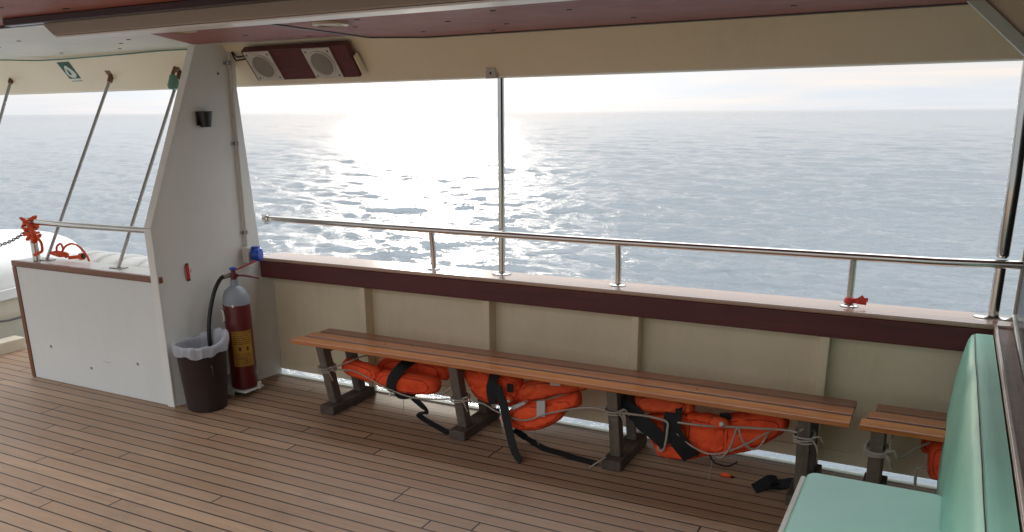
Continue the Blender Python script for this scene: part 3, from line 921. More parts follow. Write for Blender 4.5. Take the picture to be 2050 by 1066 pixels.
def patch(f0, f1, z0, z1):
    m = max(1, int((f1 - f0) * 18))
    rr = .0847
    vs = [(rr * math.cos(a0 + (a1 - a0) * (f0 + (f1 - f0) * i / m)), rr * math.sin(a0 + (a1 - a0) * (f0 + (f1 - f0) * i / m)), z) for z in (z0, z1) for i in range(m + 1)]
    b.add(vs, [(i, i + 1, m + 2 + i, m + 1 + i) for i in range(m)], 1)
for z in (.366, .352, .338, .324, .311, .300, .236, .224, .212, .201, .190, .180, .170):
    f = .10
    while f < .9:
        w = rng.uniform(.05, .16)
        patch(f, min(f + w, .93), z, z + rng.choice((.0035, .005)))
        f += w + rng.uniform(.02, .05)
patch(.30, .42, .258, .282); patch(.66, .78, .258, .282)
for f0, f1, z0, z1 in ((.03, .97, .379, .3815), (.03, .97, .1585, .161), (.03, .045, .16, .38)): patch(f0, f1, z0, z1)
b.build('label', ['yellow', 'ink'], ex, smooth=60)
br = MB().box((-.105, -.088, .0), (.085, .08, .012)); br.box((-.118, -.088, .0), (-.105, .08, .09)); br.box((-.105, -.088, -.03), (-.02, -.078, .0))
br.box((.0865, .02, .0), (.096, .05, .05))
o = br.build('extinguisher_bracket', 'white', None, bevel=.003); o.location = (-3.82, 3.70, .031)
tag(o, 'white shelf bracket under the fire extinguisher', 'bracket')

# ------------------------------------------------------------------ bin and liner
bn = thing('waste_bin', 'dark brown plastic waste bin at the foot of the bulkhead', 'bin', loc=(-3.84, 3.395, 0))
MB().lathe([(.100, 0), (.116, .006), (.122, .05), (.146, .375), (.152, .385), (.152, .40), (.143, .40), (.140, .37), (.114, .05), (.10, .03)], n=48).build('tub', 'bin', bn, smooth=40)
b = MB().tube([(.135, -.06, .30), (.147, -.062, .285), (.144, -.06, .24)], .006, 8); b.build('bin_handle', 'bin', bn)
lb = MB()
n = 120; prof = [(.112, .15), (.124, .30), (.131, .40), (.147, .425), (.159, .418), (.1615, .40), (.162, .378), (.160, .355)]
vs = []
for i, (r_, z_) in enumerate(prof):
    for q in range(n):
        a = 2 * math.pi * q / n
        w = noise.noise(Vector((math.cos(a) * 4, math.sin(a) * 4, z_ * 9 + i * .4)))
        w2 = noise.noise(Vector((math.cos(a) * 11, math.sin(a) * 11, z_ * 6 + 5)))
        rise = .05 * max(0, math.cos(a - R(70))) ** 1.5 * (1 if i in (3, 2, 4) else .5) if i >= 2 else 0
        hem = .03 * noise.noise(Vector((math.cos(a) * 2.5, math.sin(a) * 2.5, 7))) * (i - 4) / 3 + .004 * w2 if i >= 5 else .010 * w
        rr = r_ + (.010 * w + .006 * w2) * (1 if i > 2 else .6)
        if i >= 4: rr = max(rr, .156)
        if i >= 4: rr = max(rr, .1545)
        vs.append((rr * math.cos(a), rr * math.sin(a), z_ + rise + hem))
fs = []
for i in range(len(prof) - 1):
    for q in range(n): fs.append((i * n + q, i * n + (q + 1) % n, (i + 1) * n + (q + 1) % n, (i + 1) * n + q))
lb.add(vs, fs)
o = lb.build('bin_liner', 'liner', None, smooth=80); o.location = (-3.84, 3.395, 0)
sm = o.modifiers.new('sub', 'SUBSURF'); sm.levels = 1; sm.render_levels = 1
tag(o, 'translucent white plastic bag folded over the bin rim', 'bin bag')

# ------------------------------------------------------------------ benches
def bench(name, x0, x1, frames, label):
    t = thing(name, label, 'bench', 'slatted benches along the side wall', ((x0 + x1) / 2, 3.7, 0))
    k = Vector(t.location)
    rng = random.Random(3)
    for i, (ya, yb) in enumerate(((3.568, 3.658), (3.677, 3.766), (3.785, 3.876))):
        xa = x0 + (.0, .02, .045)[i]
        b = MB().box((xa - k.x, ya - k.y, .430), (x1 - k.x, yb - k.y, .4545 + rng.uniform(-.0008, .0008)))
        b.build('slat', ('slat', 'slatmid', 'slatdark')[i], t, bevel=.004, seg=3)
        if i < 2: MB().box((xa + .03 - k.x, yb + .0005 - k.y, .432), (x1 - .002 - k.x, yb + .0185 - k.y, .4522)).build('slat_gap_shade', 'darktrim', t)  # added dark strip paints the shade in the slat gap
    for x in frames:
        w = .027
        b = MB().prism([(x - w - k.x, 3.672 - k.y, .055), (x + w - k.x, 3.672 - k.y, .055), (x + w - k.x, 3.735 - k.y, .055), (x - w - k.x, 3.735 - k.y, .055)],
                       [(x - w - k.x, 3.585 - k.y, .429), (x + w - k.x, 3.585 - k.y, .429), (x + w - k.x, 3.648 - k.y, .429), (x - w - k.x, 3.648 - k.y, .429)])
        b.build('leg', 'oldwood', t, bevel=.004)
        b = MB().prism([(x - w - k.x, 3.915 - k.y, .055), (x + w - k.x, 3.915 - k.y, .055), (x + w - k.x, 3.975 - k.y, .055), (x - w - k.x, 3.975 - k.y, .055)],
                       [(x - w - k.x, 3.825 - k.y, .429), (x + w - k.x, 3.825 - k.y, .429), (x + w - k.x, 3.878 - k.y, .429), (x - w - k.x, 3.878 - k.y, .429)])
        b.build('leg', 'oldwood', t, bevel=.004)
        MB().box((x - .05 - k.x, 3.612 - k.y, .001), (x + .05 - k.x, 4.03 - k.y, .0545)).build('foot', 'oldfoot', t, bevel=.005)
        MB().box((x - .028 - k.x, 3.65 - k.y, .386), (x + .028 - k.x, 3.824 - k.y, .4285)).build('cross_bar', 'oldfoot', t, bevel=.003)
    return t
bench('bench', -3.285, -.235, (-3.085, -2.185, -1.295, -.415), 'long varnished slatted bench on dark wooden trestles')
bench('bench', -.198, 1.45, (-.125, .9), 'second slatted bench partly behind the green seat')

# ------------------------------------------------------------------ life jackets and ropes
def jacket(label, x, z):
    return thing('life_jacket', label, 'life jacket', 'orange life jackets lashed under the benches', (0, 0, 0))
def cushion(t, name, outline, Y, T, Rr, seed, m='orange', tilt=(0, 0)):
    mb = pad(outline, Y, T, Rr, seed, tilt)
    if m.startswith('orange') and T > .035:
        xs = [p[0] for p in outline]; zs = [p[1] for p in outline]
        fr = [v for v in mb.v]
        def surf(x, z):
            best = None
            for v in fr:
                e = (v[0] - x) ** 2 + (v[2] - z) ** 2
                if e < 3e-4 and v[1] < Y and (best is None or e < best[0]): best = (e, v)
            return best[1] if best and best[0] < 2.5e-4 else None
        cx, cz = sum(xs) / len(xs), sum(zs) / len(zs)
        inset = spline([(cx + (x - cx) * .76, 0, cz + (z - cz) * .68) for x, z in outline], 6, True)
        run = []
        o_ = mb.build(name, m, t, smooth=75)
        sb = MB()
        pts = [surf(p.x, p.z) for p in inset]
        pts = [Vector((p.x, q[1] + .0002, p.z)) for p, q in zip(inset, pts) if q]
        if len(pts) > 8:
            ys = [sum(pts[(i + d) % len(pts)].y for d in (-2, -1, 0, 1, 2)) / 5 for i in range(len(pts))]
            pts = [Vector((p.x, y - .0008, p.z)) for p, y in zip(pts, ys)]
            sb.tube(pts, .0022, 5, closed=True)
            sb.build('stitching', 'stitch', o_, smooth=60)
        return o_
    return mb.build(name, m, t, smooth=75)
def belt(t, pts, w, name='strap', m='black', facing=(0, -1, 0), th=.004, n=6):
    return MB().ribbon(spline(pts, n), w, th, facing).build(name, m, t, smooth=60)

a = jacket('orange life jacket tied under the left end of the bench with one upright black strap', -2.7, .25)
cushion(a, 'collar_float', [(-3.053, .275), (-3.03, .318), (-2.948, .324), (-2.778, .312), (-2.755, .263), (-2.789, .223), (-2.879, .208), (-3.022, .232)], 3.74, .055, .055, 1, 'orange', (-.15, 0))
cushion(a, 'back_float', [(-2.86, .292), (-2.792, .332), (-2.633, .350), (-2.408, .340), (-2.365, .30), (-2.385, .246), (-2.474, .232), (-2.731, .226), (-2.854, .236)], 3.865, .05, .05, 2)
cushion(a, 'front_float', [(-2.797, .262), (-2.738, .291), (-2.618, .297), (-2.502, .296), (-2.397, .290), (-2.362, .262), (-2.378, .212), (-2.454, .184), (-2.579, .174), (-2.717, .178), (-2.80, .206)], 3.745, .06, .05, 3)
belt(a, [(-2.57, 3.80, .372), (-2.588, 3.72, .345), (-2.622, 3.685, .30), (-2.648, 3.676, .25), (-2.655, 3.682, .20), (-2.65, 3.74, .168)], .062)
cushion(a, 'black_pouch', [(-2.69, .176), (-2.62, .182), (-2.535, .180), (-2.553, .15), (-2.618, .128), (-2.668, .14)], 3.75, .03, .03, 4, 'black')
MB().box((-2.878, 3.688, .250), (-2.81, 3.694, .262)).build('seam_flap', 'black', a)
MB().lathe([(.002, -.012), (.009, -.008), (.009, .008), (.002, .012)], (-2.652, 3.665, .178), 'z', 12).build('buckle', 'frame', a, smooth=40)
tail = [(-2.55, 3.74, .15), (-2.50, 3.76, .10), (-2.50, 3.80, .05), (-2.58, 3.84, .012), (-2.53, 3.80, .009), (-2.45, 3.755, .009), (-2.36, 3.71, .009), (-2.27, 3.665, .009)]
MB().ribbon(spline(tail, 6), .034, .005, [Vector((0, -1, .2))] * 13 + [Vector((0, -.3, 1))] * 30).build('loose_strap', 'black', a, smooth=60)

b_ = jacket('orange life jacket with silver tape and a long black strap trailing to the deck', -1.8, .25)
cushion(b_, 'left_float', [(-2.225, .405), (-2.12, .412), (-2.01, .405), (-2.0, .326), (-2.008, .206), (-2.082, .208), (-2.135, .233), (-2.175, .31)], 3.74, .055, .05, 5)
cushion(b_, 'middle_float', [(-2.02, .39), (-1.94, .388), (-1.86, .364), (-1.85, .328), (-1.866, .237), (-1.94, .190), (-2.02, .222)], 3.76, .055, .045, 6)
cushion(b_, 'upper_float', [(-1.88, .315), (-1.762, .372), (-1.635, .390), (-1.49, .388), (-1.50, .345), (-1.634, .300), (-1.747, .255), (-1.875, .22)], 3.775, .05, .045, 7, 'orange2')
cushion(b_, 'lower_float', [(-1.922, .175), (-1.84, .241), (-1.711, .272), (-1.571, .333), (-1.510, .352), (-1.50, .286), (-1.57, .243), (-1.621, .178), (-1.711, .116), (-1.803, .090), (-1.87, .096), (-1.91, .117)], 3.715, .055, .05, 8)
belt(b_, [(-1.985, 3.72, .416), (-1.99, 3.685, .37), (-2.003, 3.675, .30), (-1.992, 3.68, .22)], .052)
belt(b_, [(-1.968, 3.672, .335), (-1.94, 3.655, .29), (-1.905, 3.64, .225), (-1.868, 3.61, .14), (-1.80, 3.545, .045), (-1.735, 3.49, .012)], .05)
belt(b_, [(-1.895, 3.69, .345), (-1.895, 3.69, .30)], .035)
MB().prism([(-1.722, 3.652, .288), (-1.676, 3.652, .298), (-1.674, 3.652, .212), (-1.722, 3.652, .200)], [(-1.722, 3.665, .288), (-1.676, 3.665, .298), (-1.674, 3.665, .212), (-1.722, 3.665, .200)]).build('reflective_tape', 'silver', b_)
MB().prism([(-1.875, 3.664, .232), (-1.80, 3.657, .270), (-1.786, 3.657, .262), (-1.866, 3.664, .212)], [(-1.875, 3.69, .232), (-1.80, 3.69, .270), (-1.786, 3.69, .262), (-1.866, 3.69, .212)]).build('reflective_tape', 'silver', b_)
MB().prism([(-1.68, 3.728, .372), (-1.625, 3.728, .376), (-1.625, 3.728, .362), (-1.68, 3.728, .358)], [(-1.68, 3.745, .372), (-1.625, 3.745, .376), (-1.625, 3.745, .362), (-1.68, 3.745, .358)]).build('reflective_tape', 'silver', b_)
MB().lathe([(.002, -.03), (.02, -.02), (.022, 0), (.014, .015), (.004, .022)], (-1.895, 3.68, .262), 'x', 14).build('signal_light', 'orange2', b_, smooth=60)
MB().lathe([(.001, -.008), (.008, -.003), (.008, .003), (.001, .008)], (-1.885, 3.655, .262), 'y', 12).build('light_lens', 'signwhite', b_, smooth=60)
cushion(b_, 'whistle_pocket', [(-1.955, .150), (-1.93, .165), (-1.90, .155), (-1.90, .12), (-1.94, .118)], 3.70, .025, .025, 19)
tail = [(-1.86, 3.67, .10), (-1.83, 3.72, .05), (-1.78, 3.74, .014), (-1.69, 3.70, .009), (-1.60, 3.68, .012), (-1.52, 3.665, .009), (-1.38, 3.645, .009)]
MB().ribbon(spline(tail, 6), .036, .006, [Vector((0, -1, .3))] * 8 + [Vector((0, -.3, 1))] * 30).build('loose_strap', 'black', b_, smooth=60)

c_ = jacket('big orange life jacket slung in ropes near the right end of the long bench', -.85, .25)
cushion(c_, 'collar_float', [(-1.225, .352), (-1.205, .388), (-1.132, .399), (-.959, .399), (-.925, .365), (-.95, .325), (-1.106, .300), (-1.19, .300)], 3.735, .055, .05, 9, 'orange2')
cushion(c_, 'left_float', [(-1.172, .271), (-1.07, .302), (-.97, .318), (-.93, .25), (-.94, .11), (-1.02, .092), (-1.092, .087), (-1.135, .136), (-1.17, .204)], 3.755, .055, .05, 10)
cushion(c_, 'middle_float', [(-.965, .318), (-.90, .328), (-.827, .331), (-.77, .325), (-.75, .23), (-.76, .148), (-.85, .118), (-.95, .104)], 3.75, .058, .05, 11)
cushion(c_, 'right_float', [(-.79, .33), (-.763, .352), (-.637, .383), (-.532, .392), (-.498, .362), (-.508, .305), (-.57, .248), (-.635, .193), (-.749, .143), (-.79, .15)], 3.75, .06, .055, 12)
cushion(c_, 'lower_float', [(-1.10, .145), (-1.02, .175), (-.90, .16), (-.90, .105), (-1.0, .085), (-1.085, .086)], 3.715, .04, .03, 13)
belt(c_, [(-.985, 3.75, .398), (-.99, 3.69, .36), (-.985, 3.672, .32)], .03)
belt(c_, [(-1.01, 3.668, .335), (-1.012, 3.658, .29), (-1.0, 3.654, .235), (-.96, 3.654, .185), (-.915, 3.678, .12)], .085)
belt(c_, [(-1.30, 3.698, .375), (-1.25, 3.668, .335), (-1.17, 3.648, .29), (-1.10, 3.643, .235), (-1.03, 3.648, .18)], .075)
belt(c_, [(-1.24, 3.74, .31), (-1.22, 3.74, .23), (-1.17, 3.73, .19), (-1.10, 3.72, .18)], .02)
belt(c_, [(-.80, 3.70, .345), (-.75, 3.70, .352)], .03)
MB().lathe([(.002, -.05), (.026, -.03), (.03, 0), (.024, .03), (.004, .045)], (-.79, 3.672, .322), 'x', 16).build('signal_light', 'orange2', c_, smooth=60)
MB().lathe([(.001, -.012), (.012, -.005), (.012, .005), (.001, .010)], (-.775, 3.640, .330), 'y', 12).build('light_lens', 'signwhite', c_, smooth=60)
cushion(c_, 'maroon_lining', [(-1.30, .35), (-1.20, .36), (-1.17, .29), (-1.23, .28)], 3.78, .03, .03, 17, 'mahog')

d_ = jacket('orange life jacket hanging under the second bench, half hidden by the green seat', .1, .3)
cushion(d_, 'front_float', [(.070, .305), (.084, .372), (.14, .385), (.25, .38), (.27, .28), (.23, .206), (.15, .20), (.086, .212)], 3.74, .06, .05, 14)
cushion(d_, 'back_float', [(.02, .39), (.06, .41), (.2, .41), (.2, .30), (.06, .27), (.035, .33)], 3.84, .04, .04, 15)

def rope(pts, r, label, n=6, mtl='rope'):
    o = MB().tube(spline(pts, n), r, 7).build('rope', mtl, None, smooth=60)
    return tag(o, label, 'rope', 'ropes lashed under the benches')
def coil(x, y, z, label, w=.036, turns=3, r=.0045, lean=-.23):
    pts = []
    rng = random.Random(int(abs(x) * 1000))
    for i in range(turns * 16 + 1):
        a = 2 * math.pi * i / 16
        sq = 1.0 / max(abs(math.cos(a)), abs(math.sin(a)))
        sq = min(sq, 1.25)
        dz = (i / 16 - turns / 2) * .0125 + rng.uniform(-.002, .002)
        pts.append((x + (w + .006) * math.cos(a) * sq, y + lean * dz + (w + .007) * math.sin(a) * sq, z + dz + .012 * math.sin(a)))
    mb = MB().tube(pts, r, 7)
    mb.tube(spline([(x + w, y - w, z), (x + w + .02, y - w - .01, z - .02), (x + w + .03, y - w + .0, z - .06)], 5), r, 7)
    mb.tube(spline([(x + w, y - w, z + .01), (x + w + .03, y - w, z + .02), (x + w + .045, y - w + .01, z - .01)], 5), r * .9, 7)
    o = mb.build('rope_lashing', 'rope', None, smooth=60)
    return tag(o, label, 'rope', 'rope lashings on the bench legs')
coil(-3.085, 3.645, .285, 'rope lashing round the leg at the bench end nearest the bin')
coil(-2.185, 3.66, .235, 'rope lashing on the leg between the first and second life jacket', turns=2)
coil(-1.295, 3.645, .315, 'rope lashing on the leg between the second and third life jacket', turns=2)
coil(-.415, 3.645, .335, 'rope lashing on the leg right of the third life jacket', turns=3)
coil(-.125, 3.645, .325, 'thick rope lashing on the leg of the second bench', turns=2, r=.009)
rope([(-3.05, 3.62, .29), (-2.98, 3.66, .315), (-2.9, 3.75, .35), (-2.80, 3.84, .365)], .0045, 'thin rope rising from the first bench leg to the rear')
rope([(-3.04, 3.615, .285), (-2.9, 3.67, .28), (-2.7, 3.68, .21), (-2.5, 3.66, .185), (-2.3, 3.63, .215), (-2.22, 3.62, .235)], .0045, 'rope under the first life jacket')
rope([(-2.36, 3.70, .22), (-2.28, 3.65, .25), (-2.22, 3.63, .30)], .005, 'short rope end at the second bench leg')
rope([(-2.15, 3.615, .235), (-2.05, 3.66, .222), (-1.95, 3.655, .19), (-1.80, 3.65, .17), (-1.65, 3.65, .235), (-1.45, 3.63, .305), (-1.33, 3.61, .32)], .0045, 'rope across the second life jacket to the next leg')
rope([(-1.50, 3.72, .26), (-1.42, 3.68, .29), (-1.33, 3.62, .33)], .004, 'thin cord from the second life jacket to the third leg')
rope([(-1.27, 3.605, .32), (-1.2, 3.62, .315), (-1.12, 3.64, .31), (-1.035, 3.645, .296), (-1.03, 3.645, .25), (-1.035, 3.648, .19), (-1.05, 3.655, .14), (-1.07, 3.66, .14), (-1.072, 3.66, .18)], .006, 'pale rope drooping down the left of the third life jacket', 5)
rope([(-.985, 3.660, .296), (-.855, 3.652, .304), (-.697, 3.65, .325), (-.50, 3.635, .352), (-.44, 3.61, .36)], .0055, 'pale taut rope across the third life jacket')
rope([(-.44, 3.61, .355), (-.425, 3.60, .38), (-.40, 3.60, .40)], .005, 'short rope end above the last leg lashing')
rope([(-.985, 3.655, .24), (-.90, 3.655, .185), (-.81, 3.655, .168), (-.70, 3.655, .22), (-.565, 3.66, .325)], .0045, 'cord looping under the third life jacket')
rope([(-.80, 3.67, .155), (-.765, 3.66, .16), (-.727, 3.648, .235), (-.705, 3.645, .322), (-.678, 3.648, .262), (-.638, 3.66, .225), (-.603, 3.67, .243), (-.57, 3.67, .32)], .005, 'zigzag cord on the right of the third life jacket', 5)
rope([(-.83, 3.68, .15), (-.80, 3.67, .12), (-.74, 3.67, .115), (-.70, 3.68, .14)], .0045, 'small dark loop below the third life jacket', 6, 'black')
rope([(-2.61, 3.73, .13), (-2.612, 3.73, .07), (-2.615, 3.735, .005)], .002, 'thin thread hanging below the first life jacket', 4)
rope([(-1.76, 3.71, .10), (-1.755, 3.72, .05), (-1.74, 3.73, .004)], .002, 'thin thread hanging below the second life jacket', 4)
rope([(-.815, 3.68, .13), (-.825, 3.69, .06), (-.83, 3.70, .004)], .002, 'thin thread hanging below the third life jacket', 4)
rope([(-1.33, 3.63, .06), (-1.36, 3.60, .04), (-1.40, 3.585, .006)], .004, 'short cord lying against the third bench foot', 5)
rope([(-.08, 3.61, .325), (-.04, 3.63, .31), (.02, 3.68, .345), (.07, 3.71, .37)], .005, 'rope from the second bench leg to the hidden life jacket')
rope([(-.07, 3.60, .335), (-.075, 3.62, .38), (-.06, 3.66, .43)], .004, 'cord up to the second bench slats')
rope([(.075, 3.66, .28), (.04, 3.65, .27), (.035, 3.65, .23), (.04, 3.65, .17)], .006, 'frayed rope ends beside the hidden life jacket')

# white plastic scrap behind the third leg, black bag on the deck, orange scrap
tag(pad([(-1.33, .20), (-1.27, .25), (-1.22, .20), (-1.19, .13), (-1.23, .10), (-1.30, .10)], 3.93, .025, .03, 21, wr=.012).build('plastic_bag', 'plastic', None, smooth=70), 'crumpled pale plastic bag behind the third bench leg', 'bag')
mb = MB().ribbon(spline([(-.62, 3.70, .012), (-.57, 3.735, .028), (-.52, 3.78, .02), (-.46, 3.80, .034), (-.42, 3.83, .02), (-.36, 3.85, .012)], 6), .055, .008, (0, -.5, 1))
mb.ribbon(spline([(-.60, 3.72, .02), (-.56, 3.76, .045), (-.53, 3.80, .03)], 6), .05, .008, (.3, -.5, 1))
tag(mb.build('webbing_strap', 'black', None, smooth=60), 'crumpled black webbing strap lying by the last bench leg', 'strap')
tag(pad([(-.80, .004), (-.785, .025), (-.76, .022), (-.735, .014), (-.73, .004), (-.765, .002)], 3.79, .012, .01, 22, wr=.006).build('orange_scrap', 'orange2', None, smooth=60), 'small orange scrap on the deck under the long bench', 'scrap')

# ------------------------------------------------------------------ green upholstered seat
st = thing('upholstered_seat', 'mint green vinyl corner seat with tall padded backrest', 'seat', loc=(-.1, 2.4, 0))
k = Vector(st.location)
b = MB()
def rrect(x0, y0, x1, y1, r, n=8):
    pts = []
    for cx, cy, a0 in ((x1 - r, y1 - r, 0), (x0 + r, y1 - r, 90), (x0 + r, y0 + r, 180), (x1 - r, y0 + r, 270)):
        for i in range(n + 1):
            a = R(a0 + 90 * i / n); pts.append((cx + r * math.cos(a), cy + r * math.sin(a)))
    return pts
pts = rrect(-.315, 1.2, .125, 3.005, .035)
b.prism([(x - k.x, y - k.y, .375) for x, y in pts], [(x - k.x, y - k.y, .452) for x, y in pts])
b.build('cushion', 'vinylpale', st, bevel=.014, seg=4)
b = MB().tube([(x - k.x, y - k.y, .4455) for x, y in rrect(-.3125, 1.2025, .1225, 3.0025, .034)], .0035, 6, closed=True)
b.build('piping', 'vinyl', st, smooth=60)
MB().box((-.338 - k.x, 1.2 - k.y, .36), (-.3185 - k.x, 2.985 - k.y, .438)).build('edge_board', 'frame', st, bevel=.006)
MB().box((-.30 - k.x, 1.2 - k.y, .0), (.125 - k.x, 2.94 - k.y, .372)).build('base_box', 'edgewood', st, bevel=.004)
# backrest: section in XZ swept along Y, crowned and slightly wavy
sec = [(.243, .10), (.136, .10), (.124, .14), (.117, .30), (.119, .45), (.130, .60), (.147, .72), (.157, .775), (.167, .797), (.185, .806), (.215, .8065), (.243, .806)]
mb = MB(); ny = 70; vs = []
for j in range(ny + 1):
    y = 1.2 + (3.955 - 1.2) * j / ny
    e_ = min(1, (3.955 - y) / .05); e_ = math.sqrt(max(0, 1 - (1 - e_) ** 2))
    for i, (x, z) in enumerate(sec):
        wv = .006 * noise.noise(Vector((y * 1.7, z * 4, 3))) + .003 * noise.noise(Vector((y * 6, z * 7, 1)))
        xx = .243 + (x - .243) * (.55 + .45 * e_) + (wv if 1 < i < 9 else 0)
        zz = z - (1 - e_) * (.035 if z > .7 else 0) + (.003 * noise.noise(Vector((y * 2.3, 0, 8))) if z > .77 else 0)
        vs.append((xx - k.x, y - k.y, zz))
m_ = len(sec); fs = []
for j in range(ny):
    for i in range(m_):
        fs.append((j * m_ + i, j * m_ + (i + 1) % m_, (j + 1) * m_ + (i + 1) % m_, (j + 1) * m_ + i))
fs.append(tuple(range(m_))); fs.append(tuple(range(ny * m_, (ny + 1) * m_))[::-1])
mb.add(vs, fs)
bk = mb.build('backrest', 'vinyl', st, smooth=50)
seam = []
for j in range(60):
    y = 1.25 + 2.66 * j / 59
    seam.append((.175 + .003 * noise.noise(Vector((y * 3, 0, 0))) - k.x, y - k.y, .8045 + .002 * noise.noise(Vector((y * 2.3, 0, 8)))))
MB().tube(seam, .0017, 6).build('seam', 'ink', bk)

# ------------------------------------------------------------------ cabin side at the right edge
cw = thing('cabin_wall', 'brown wooden cabin side with ledge and dark window at the right edge', 'cabin wall', loc=(.3, 2.8, 0))
k = Vector(cw.location)
MB().box((.256 - k.x, -2.5 - k.y, .0), (.42 - k.x, 4.02 - k.y, .785)).build('wall', 'ledge', cw)
MB().box((.248 - k.x, -1.0 - k.y, .787), (.318 - k.x, 4.12 - k.y, .812)).build('sill', 'ledge', cw, bevel=.005, seg=3)
MB().box((.249 - k.x, -1.0 - k.y, .8125), (.262 - k.x, 4.11 - k.y, .822)).build('sill_lip', 'captop', cw, bevel=.003)
f = MB()
f.box((.320 - k.x, 4.20 - k.y, .80), (.352 - k.x, 4.245 - k.y, 2.085))
f.prism([(.320 - k.x, 4.199 - k.y, .795), (.352 - k.x, 4.199 - k.y, .795), (.352 - k.x, 4.199 - k.y, .84), (.320 - k.x, 4.199 - k.y, .84)],
        [(.320 - k.x, -1.0 - k.y, .52), (.352 - k.x, -1.0 - k.y, .52), (.352 - k.x, -1.0 - k.y, .565), (.320 - k.x, -1.0 - k.y, .565)])
wf = f.build('window_frame', 'frame', cw, bevel=.004)
MB().box((.331 - k.x, -2.5 - k.y, .60), (.343 - k.x, 4.198 - k.y, 2.085)).build('window_pane', 'glass', wf)
# corner gusset under the roof
gs = thing('corner_gusset', 'olive brown triangular gusset with pale edge, upper right corner', 'bracket', loc=(.2, 3.8, 1.9))
k = Vector(gs.location)
tri = [(-.035, 2.165), (.205, 1.935), (.60, 1.56), (.60, 2.165)]
MB().prism([(x - k.x, 3.815 - k.y, z - k.z) for x, z in tri], [(x - k.x, 3.845 - k.y, z - k.z) for x, z in tri]).build('plate', 'cream', gs)
ed = [(-.055, 2.124), (.60, 1.501), (.60, 1.558), (.005, 2.124)]
MB().prism([(x - k.x, 3.80 - k.y, z - k.z) for x, z in ed], [(x - k.x, 3.86 - k.y, z - k.z) for x, z in ed]).build('edge_strip', 'signwhite', gs, bevel=.003)

# ------------------------------------------------------------------ lifeboat, raft canister, ropes at the stern
lbt = thing('lifeboat', 'white covered lifeboat with cream hull at the left edge', 'lifeboat', loc=(-7.4, 3.10, -.155))
# hull lofted along Y
def loft(name, secs, mtl, parent):
    mb = MB(); m_ = len(secs[0]); vs = [p for s in secs for p in s]; fs = []
    for j in range(len(secs) - 1):
        for i in range(m_ - 1): fs.append((j * m_ + i, j * m_ + i + 1, (j + 1) * m_ + i + 1, (j + 1) * m_ + i))
    mb.add(vs, fs); return mb.build(name, mtl, parent, smooth=60)
L0, L1 = 0.9, 4.86
hs, cs, gs_ = [], [], []
for j in range(41):
    y = L0 + (L1 - L0) * j / 40
    s = max(0, 1 - (abs(y - 2.9) / ((L1 - L0) / 2)) ** 3.0) ** .5
    w = .02 + .86 * s
    sh = .40 + .03 * ((y - 2.9) / 2) ** 2 + .05 * max(0, (y - 3.8))
    kz = -.25 + .55 * (1 - s) ** 1.5
    hs.append([Vector((w * math.sin(R(a)), y - 2.9, .1 + sh - (sh - kz) * math.cos(R(a)) ** .8 if abs(a) < 90 else .1 + sh)) for a in range(-90, 91, 9)])
    hh = .40 * s ** .8
    cs.append([Vector((w * .97 * math.sin(R(a)), y - 2.9, .1 + sh + .03 + hh * math.cos(R(a)) ** .7 if abs(a) < 90 else .1 + sh + .03)) for a in range(-90, 91, 9)])
loft('hull', hs, 'grpcream', lbt)
loft('canopy', cs, 'plastic', lbt)
gw = MB()
side = [(h_[-1].x + .012, h_[-1].y, h_[-1].z + .012) for h_ in hs]
gw.ribbon(side, .075, .035, (1, 0, 0)); gw.ribbon([(-x, y, z) for x, y, z in side], .075, .035, (-1, 0, 0))
gw.build('gunwale', 'plastic', lbt, smooth=40)
MB().tube([(h_[15].x + .008, h_[15].y, h_[15].z) for h_ in hs[2:-2]], .014, 8).build('rub_strip', 'darktrim', lbt, smooth=50)
gpts = []
for j in range(6, 40):
    h_ = hs[j]; gpts.append((h_[-2].x + .02, h_[-2].y, h_[-1].z - .10 - .10 * abs(math.sin((j - 6) * math.pi / 9))))
MB().tube(gpts, .009, 6).build('grab_line', 'chain', lbt, smooth=50)
MB().tube(spline([(.02, 1.55, .72), (.16, 1.62, .66), (.28, 1.62, .66), (.32, 1.60, .72)], 5), .012, 6).build('grab_handle', 'dullsteel', lbt)
cm = MB().box((-6.28, .3, -.06), (-6.152, 3.74, .09))
tag(cm.build('coaming', 'grpcream', None, bevel=.01), 'low cream coaming along the deck edge under the lifeboat', 'coaming')

rf = thing('raft_canister', 'white ribbed life raft canister behind the partition', 'life raft', loc=(-4.9, 3.86, .485))
prof = [(.02, -.70), (.18, -.68), (.25, -.62), (.285, -.52), (.295, -.50), (.295, .50), (.285, .52), (.25, .62), (.18, .68), (.02, .70)]
MB().lathe(prof, (0, 0, 0), 'x', 48).build('shell', 'plastic', rf, smooth=50)
for x in (-.46, -.28, -.08, .14, .36, .56):
    r_ = .3 if abs(x) < .5 else .27
    MB().lathe([(r_ - .004, -.03), (r_ + .008, -.022), (r_ + .008, .022), (r_ - .004, .03)], (x, 0, 0), 'x', 48, cap=False).build('band', 'plastic', rf, smooth=30)
for x in (-.4, .4):
    MB().box((x - .04, -.28, -.484), (x + .04, .28, -.25)).build('cradle', 'dullsteel', rf, bevel=.005)

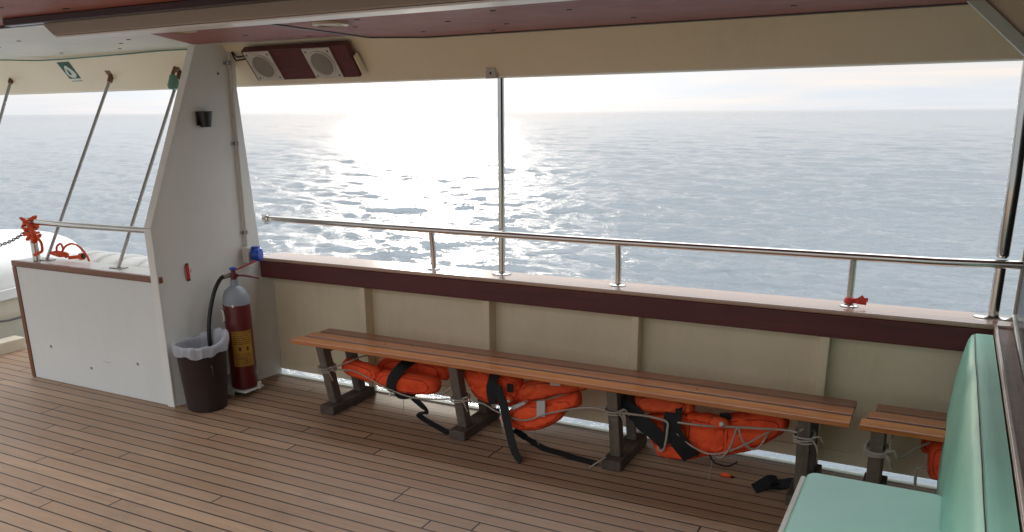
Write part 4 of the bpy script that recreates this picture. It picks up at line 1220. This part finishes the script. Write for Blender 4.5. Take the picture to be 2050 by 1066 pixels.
# orange rope tangle on the rail post
rng = random.Random(8)
mb = MB()
pts = []
for i in range(60):
    a = i * .62
    pts.append((-5.245 + .040 * math.cos(a) + rng.uniform(-.012, .012), 3.36 + .040 * math.sin(a) + rng.uniform(-.01, .01), 1.105 - i * .0025 + rng.uniform(-.012, .012)))
mb.tube(spline(pts, 3), .0085, 7)
mb.tube(spline([(-5.22, 3.33, 1.05), (-5.17, 3.32, 1.03), (-5.13, 3.31, .98), (-5.16, 3.32, .95), (-5.20, 3.32, .975), (-5.17, 3.30, 1.01), (-5.11, 3.32, .96), (-5.12, 3.33, .90), (-5.17, 3.34, .875), (-5.215, 3.33, .86)], 6), .009, 7)
mb.tube(spline([(-5.19, 3.33, 1.02), (-5.16, 3.30, .955), (-5.13, 3.29, .97), (-5.14, 3.30, 1.02)], 6), .009, 7)
tag(mb.build('rope_knot', 'orangerope', None, smooth=60), 'tangle of orange rope knotted on the handrail post', 'rope')
mb = MB()
pts = [(-5.10 + .05 * math.cos(i * .8) + rng.uniform(-.015, .015), 3.43 + .04 * math.sin(i * .8), .835 + .03 * abs(math.sin(i * .37)) + rng.uniform(-.006, .01)) for i in range(26)]
mb.tube(spline(pts, 4), .008, 7)
mb.tube(spline([(-5.08, 3.43, .86), (-5.04, 3.44, .91), (-4.98, 3.45, .93), (-4.92, 3.46, .91), (-4.88, 3.47, .86), (-4.875, 3.48, .818)], 6), .007, 7)
mb.tube(spline([(-5.12, 3.43, .84), (-5.13, 3.44, .90), (-5.08, 3.44, .925), (-5.05, 3.43, .89)], 6), .007, 7)
tag(mb.build('rope_coil', 'orangerope', None, smooth=60), 'loose orange rope coil lying on the partition cap', 'rope')
sl_ = thing('signal_torch', 'small orange torch lying on the partition cap beside the rope coil', 'torch', loc=(-4.98, 3.45, .835))
MB().tube([(-.05, 0, 0), (.04, .01, .012)], .012, 10).build('barrel', 'orangerope', sl_, smooth=40)
MB().tube([(.04, .01, .012), (.05, .011, .013), (.075, .014, .017)], [.013, .022, .022], 12).build('head', 'orange2', sl_, smooth=40)
MB().tube([(.0755, .014, .017), (.082, .015, .018)], .017, 10).build('end_cap', 'blackp', sl_, smooth=40)

# chain from the post to the left
cp = [Vector(p) for p in spline([(-5.28, 3.36, 1.02), (-5.42, 3.36, .955), (-5.6, 3.36, .90), (-5.85, 3.36, .86), (-6.1, 3.36, .85)], 40)]
mb = MB(); acc = 0; kk = 0; last = cp[0]
for i in range(1, len(cp)):
    acc += (cp[i] - cp[i - 1]).length
    if acc >= .026:
        acc = 0; t_ = (cp[i] - cp[i - 1]).normalized(); n0 = Vector((0, 1, 0)) if kk % 2 else t_.cross(Vector((0, 1, 0))).normalized()
        loop = [cp[i] + t_ * .018 * math.cos(q) + n0 * .0095 * math.sin(q) for q in [2 * math.pi * z / 10 for z in range(10)]]
        mb.tube(loop, .0034, 5, closed=True); kk += 1
tag(mb.build('chain', 'chain', None, smooth=60), 'dark steel chain sagging from the handrail post to the left', 'chain')
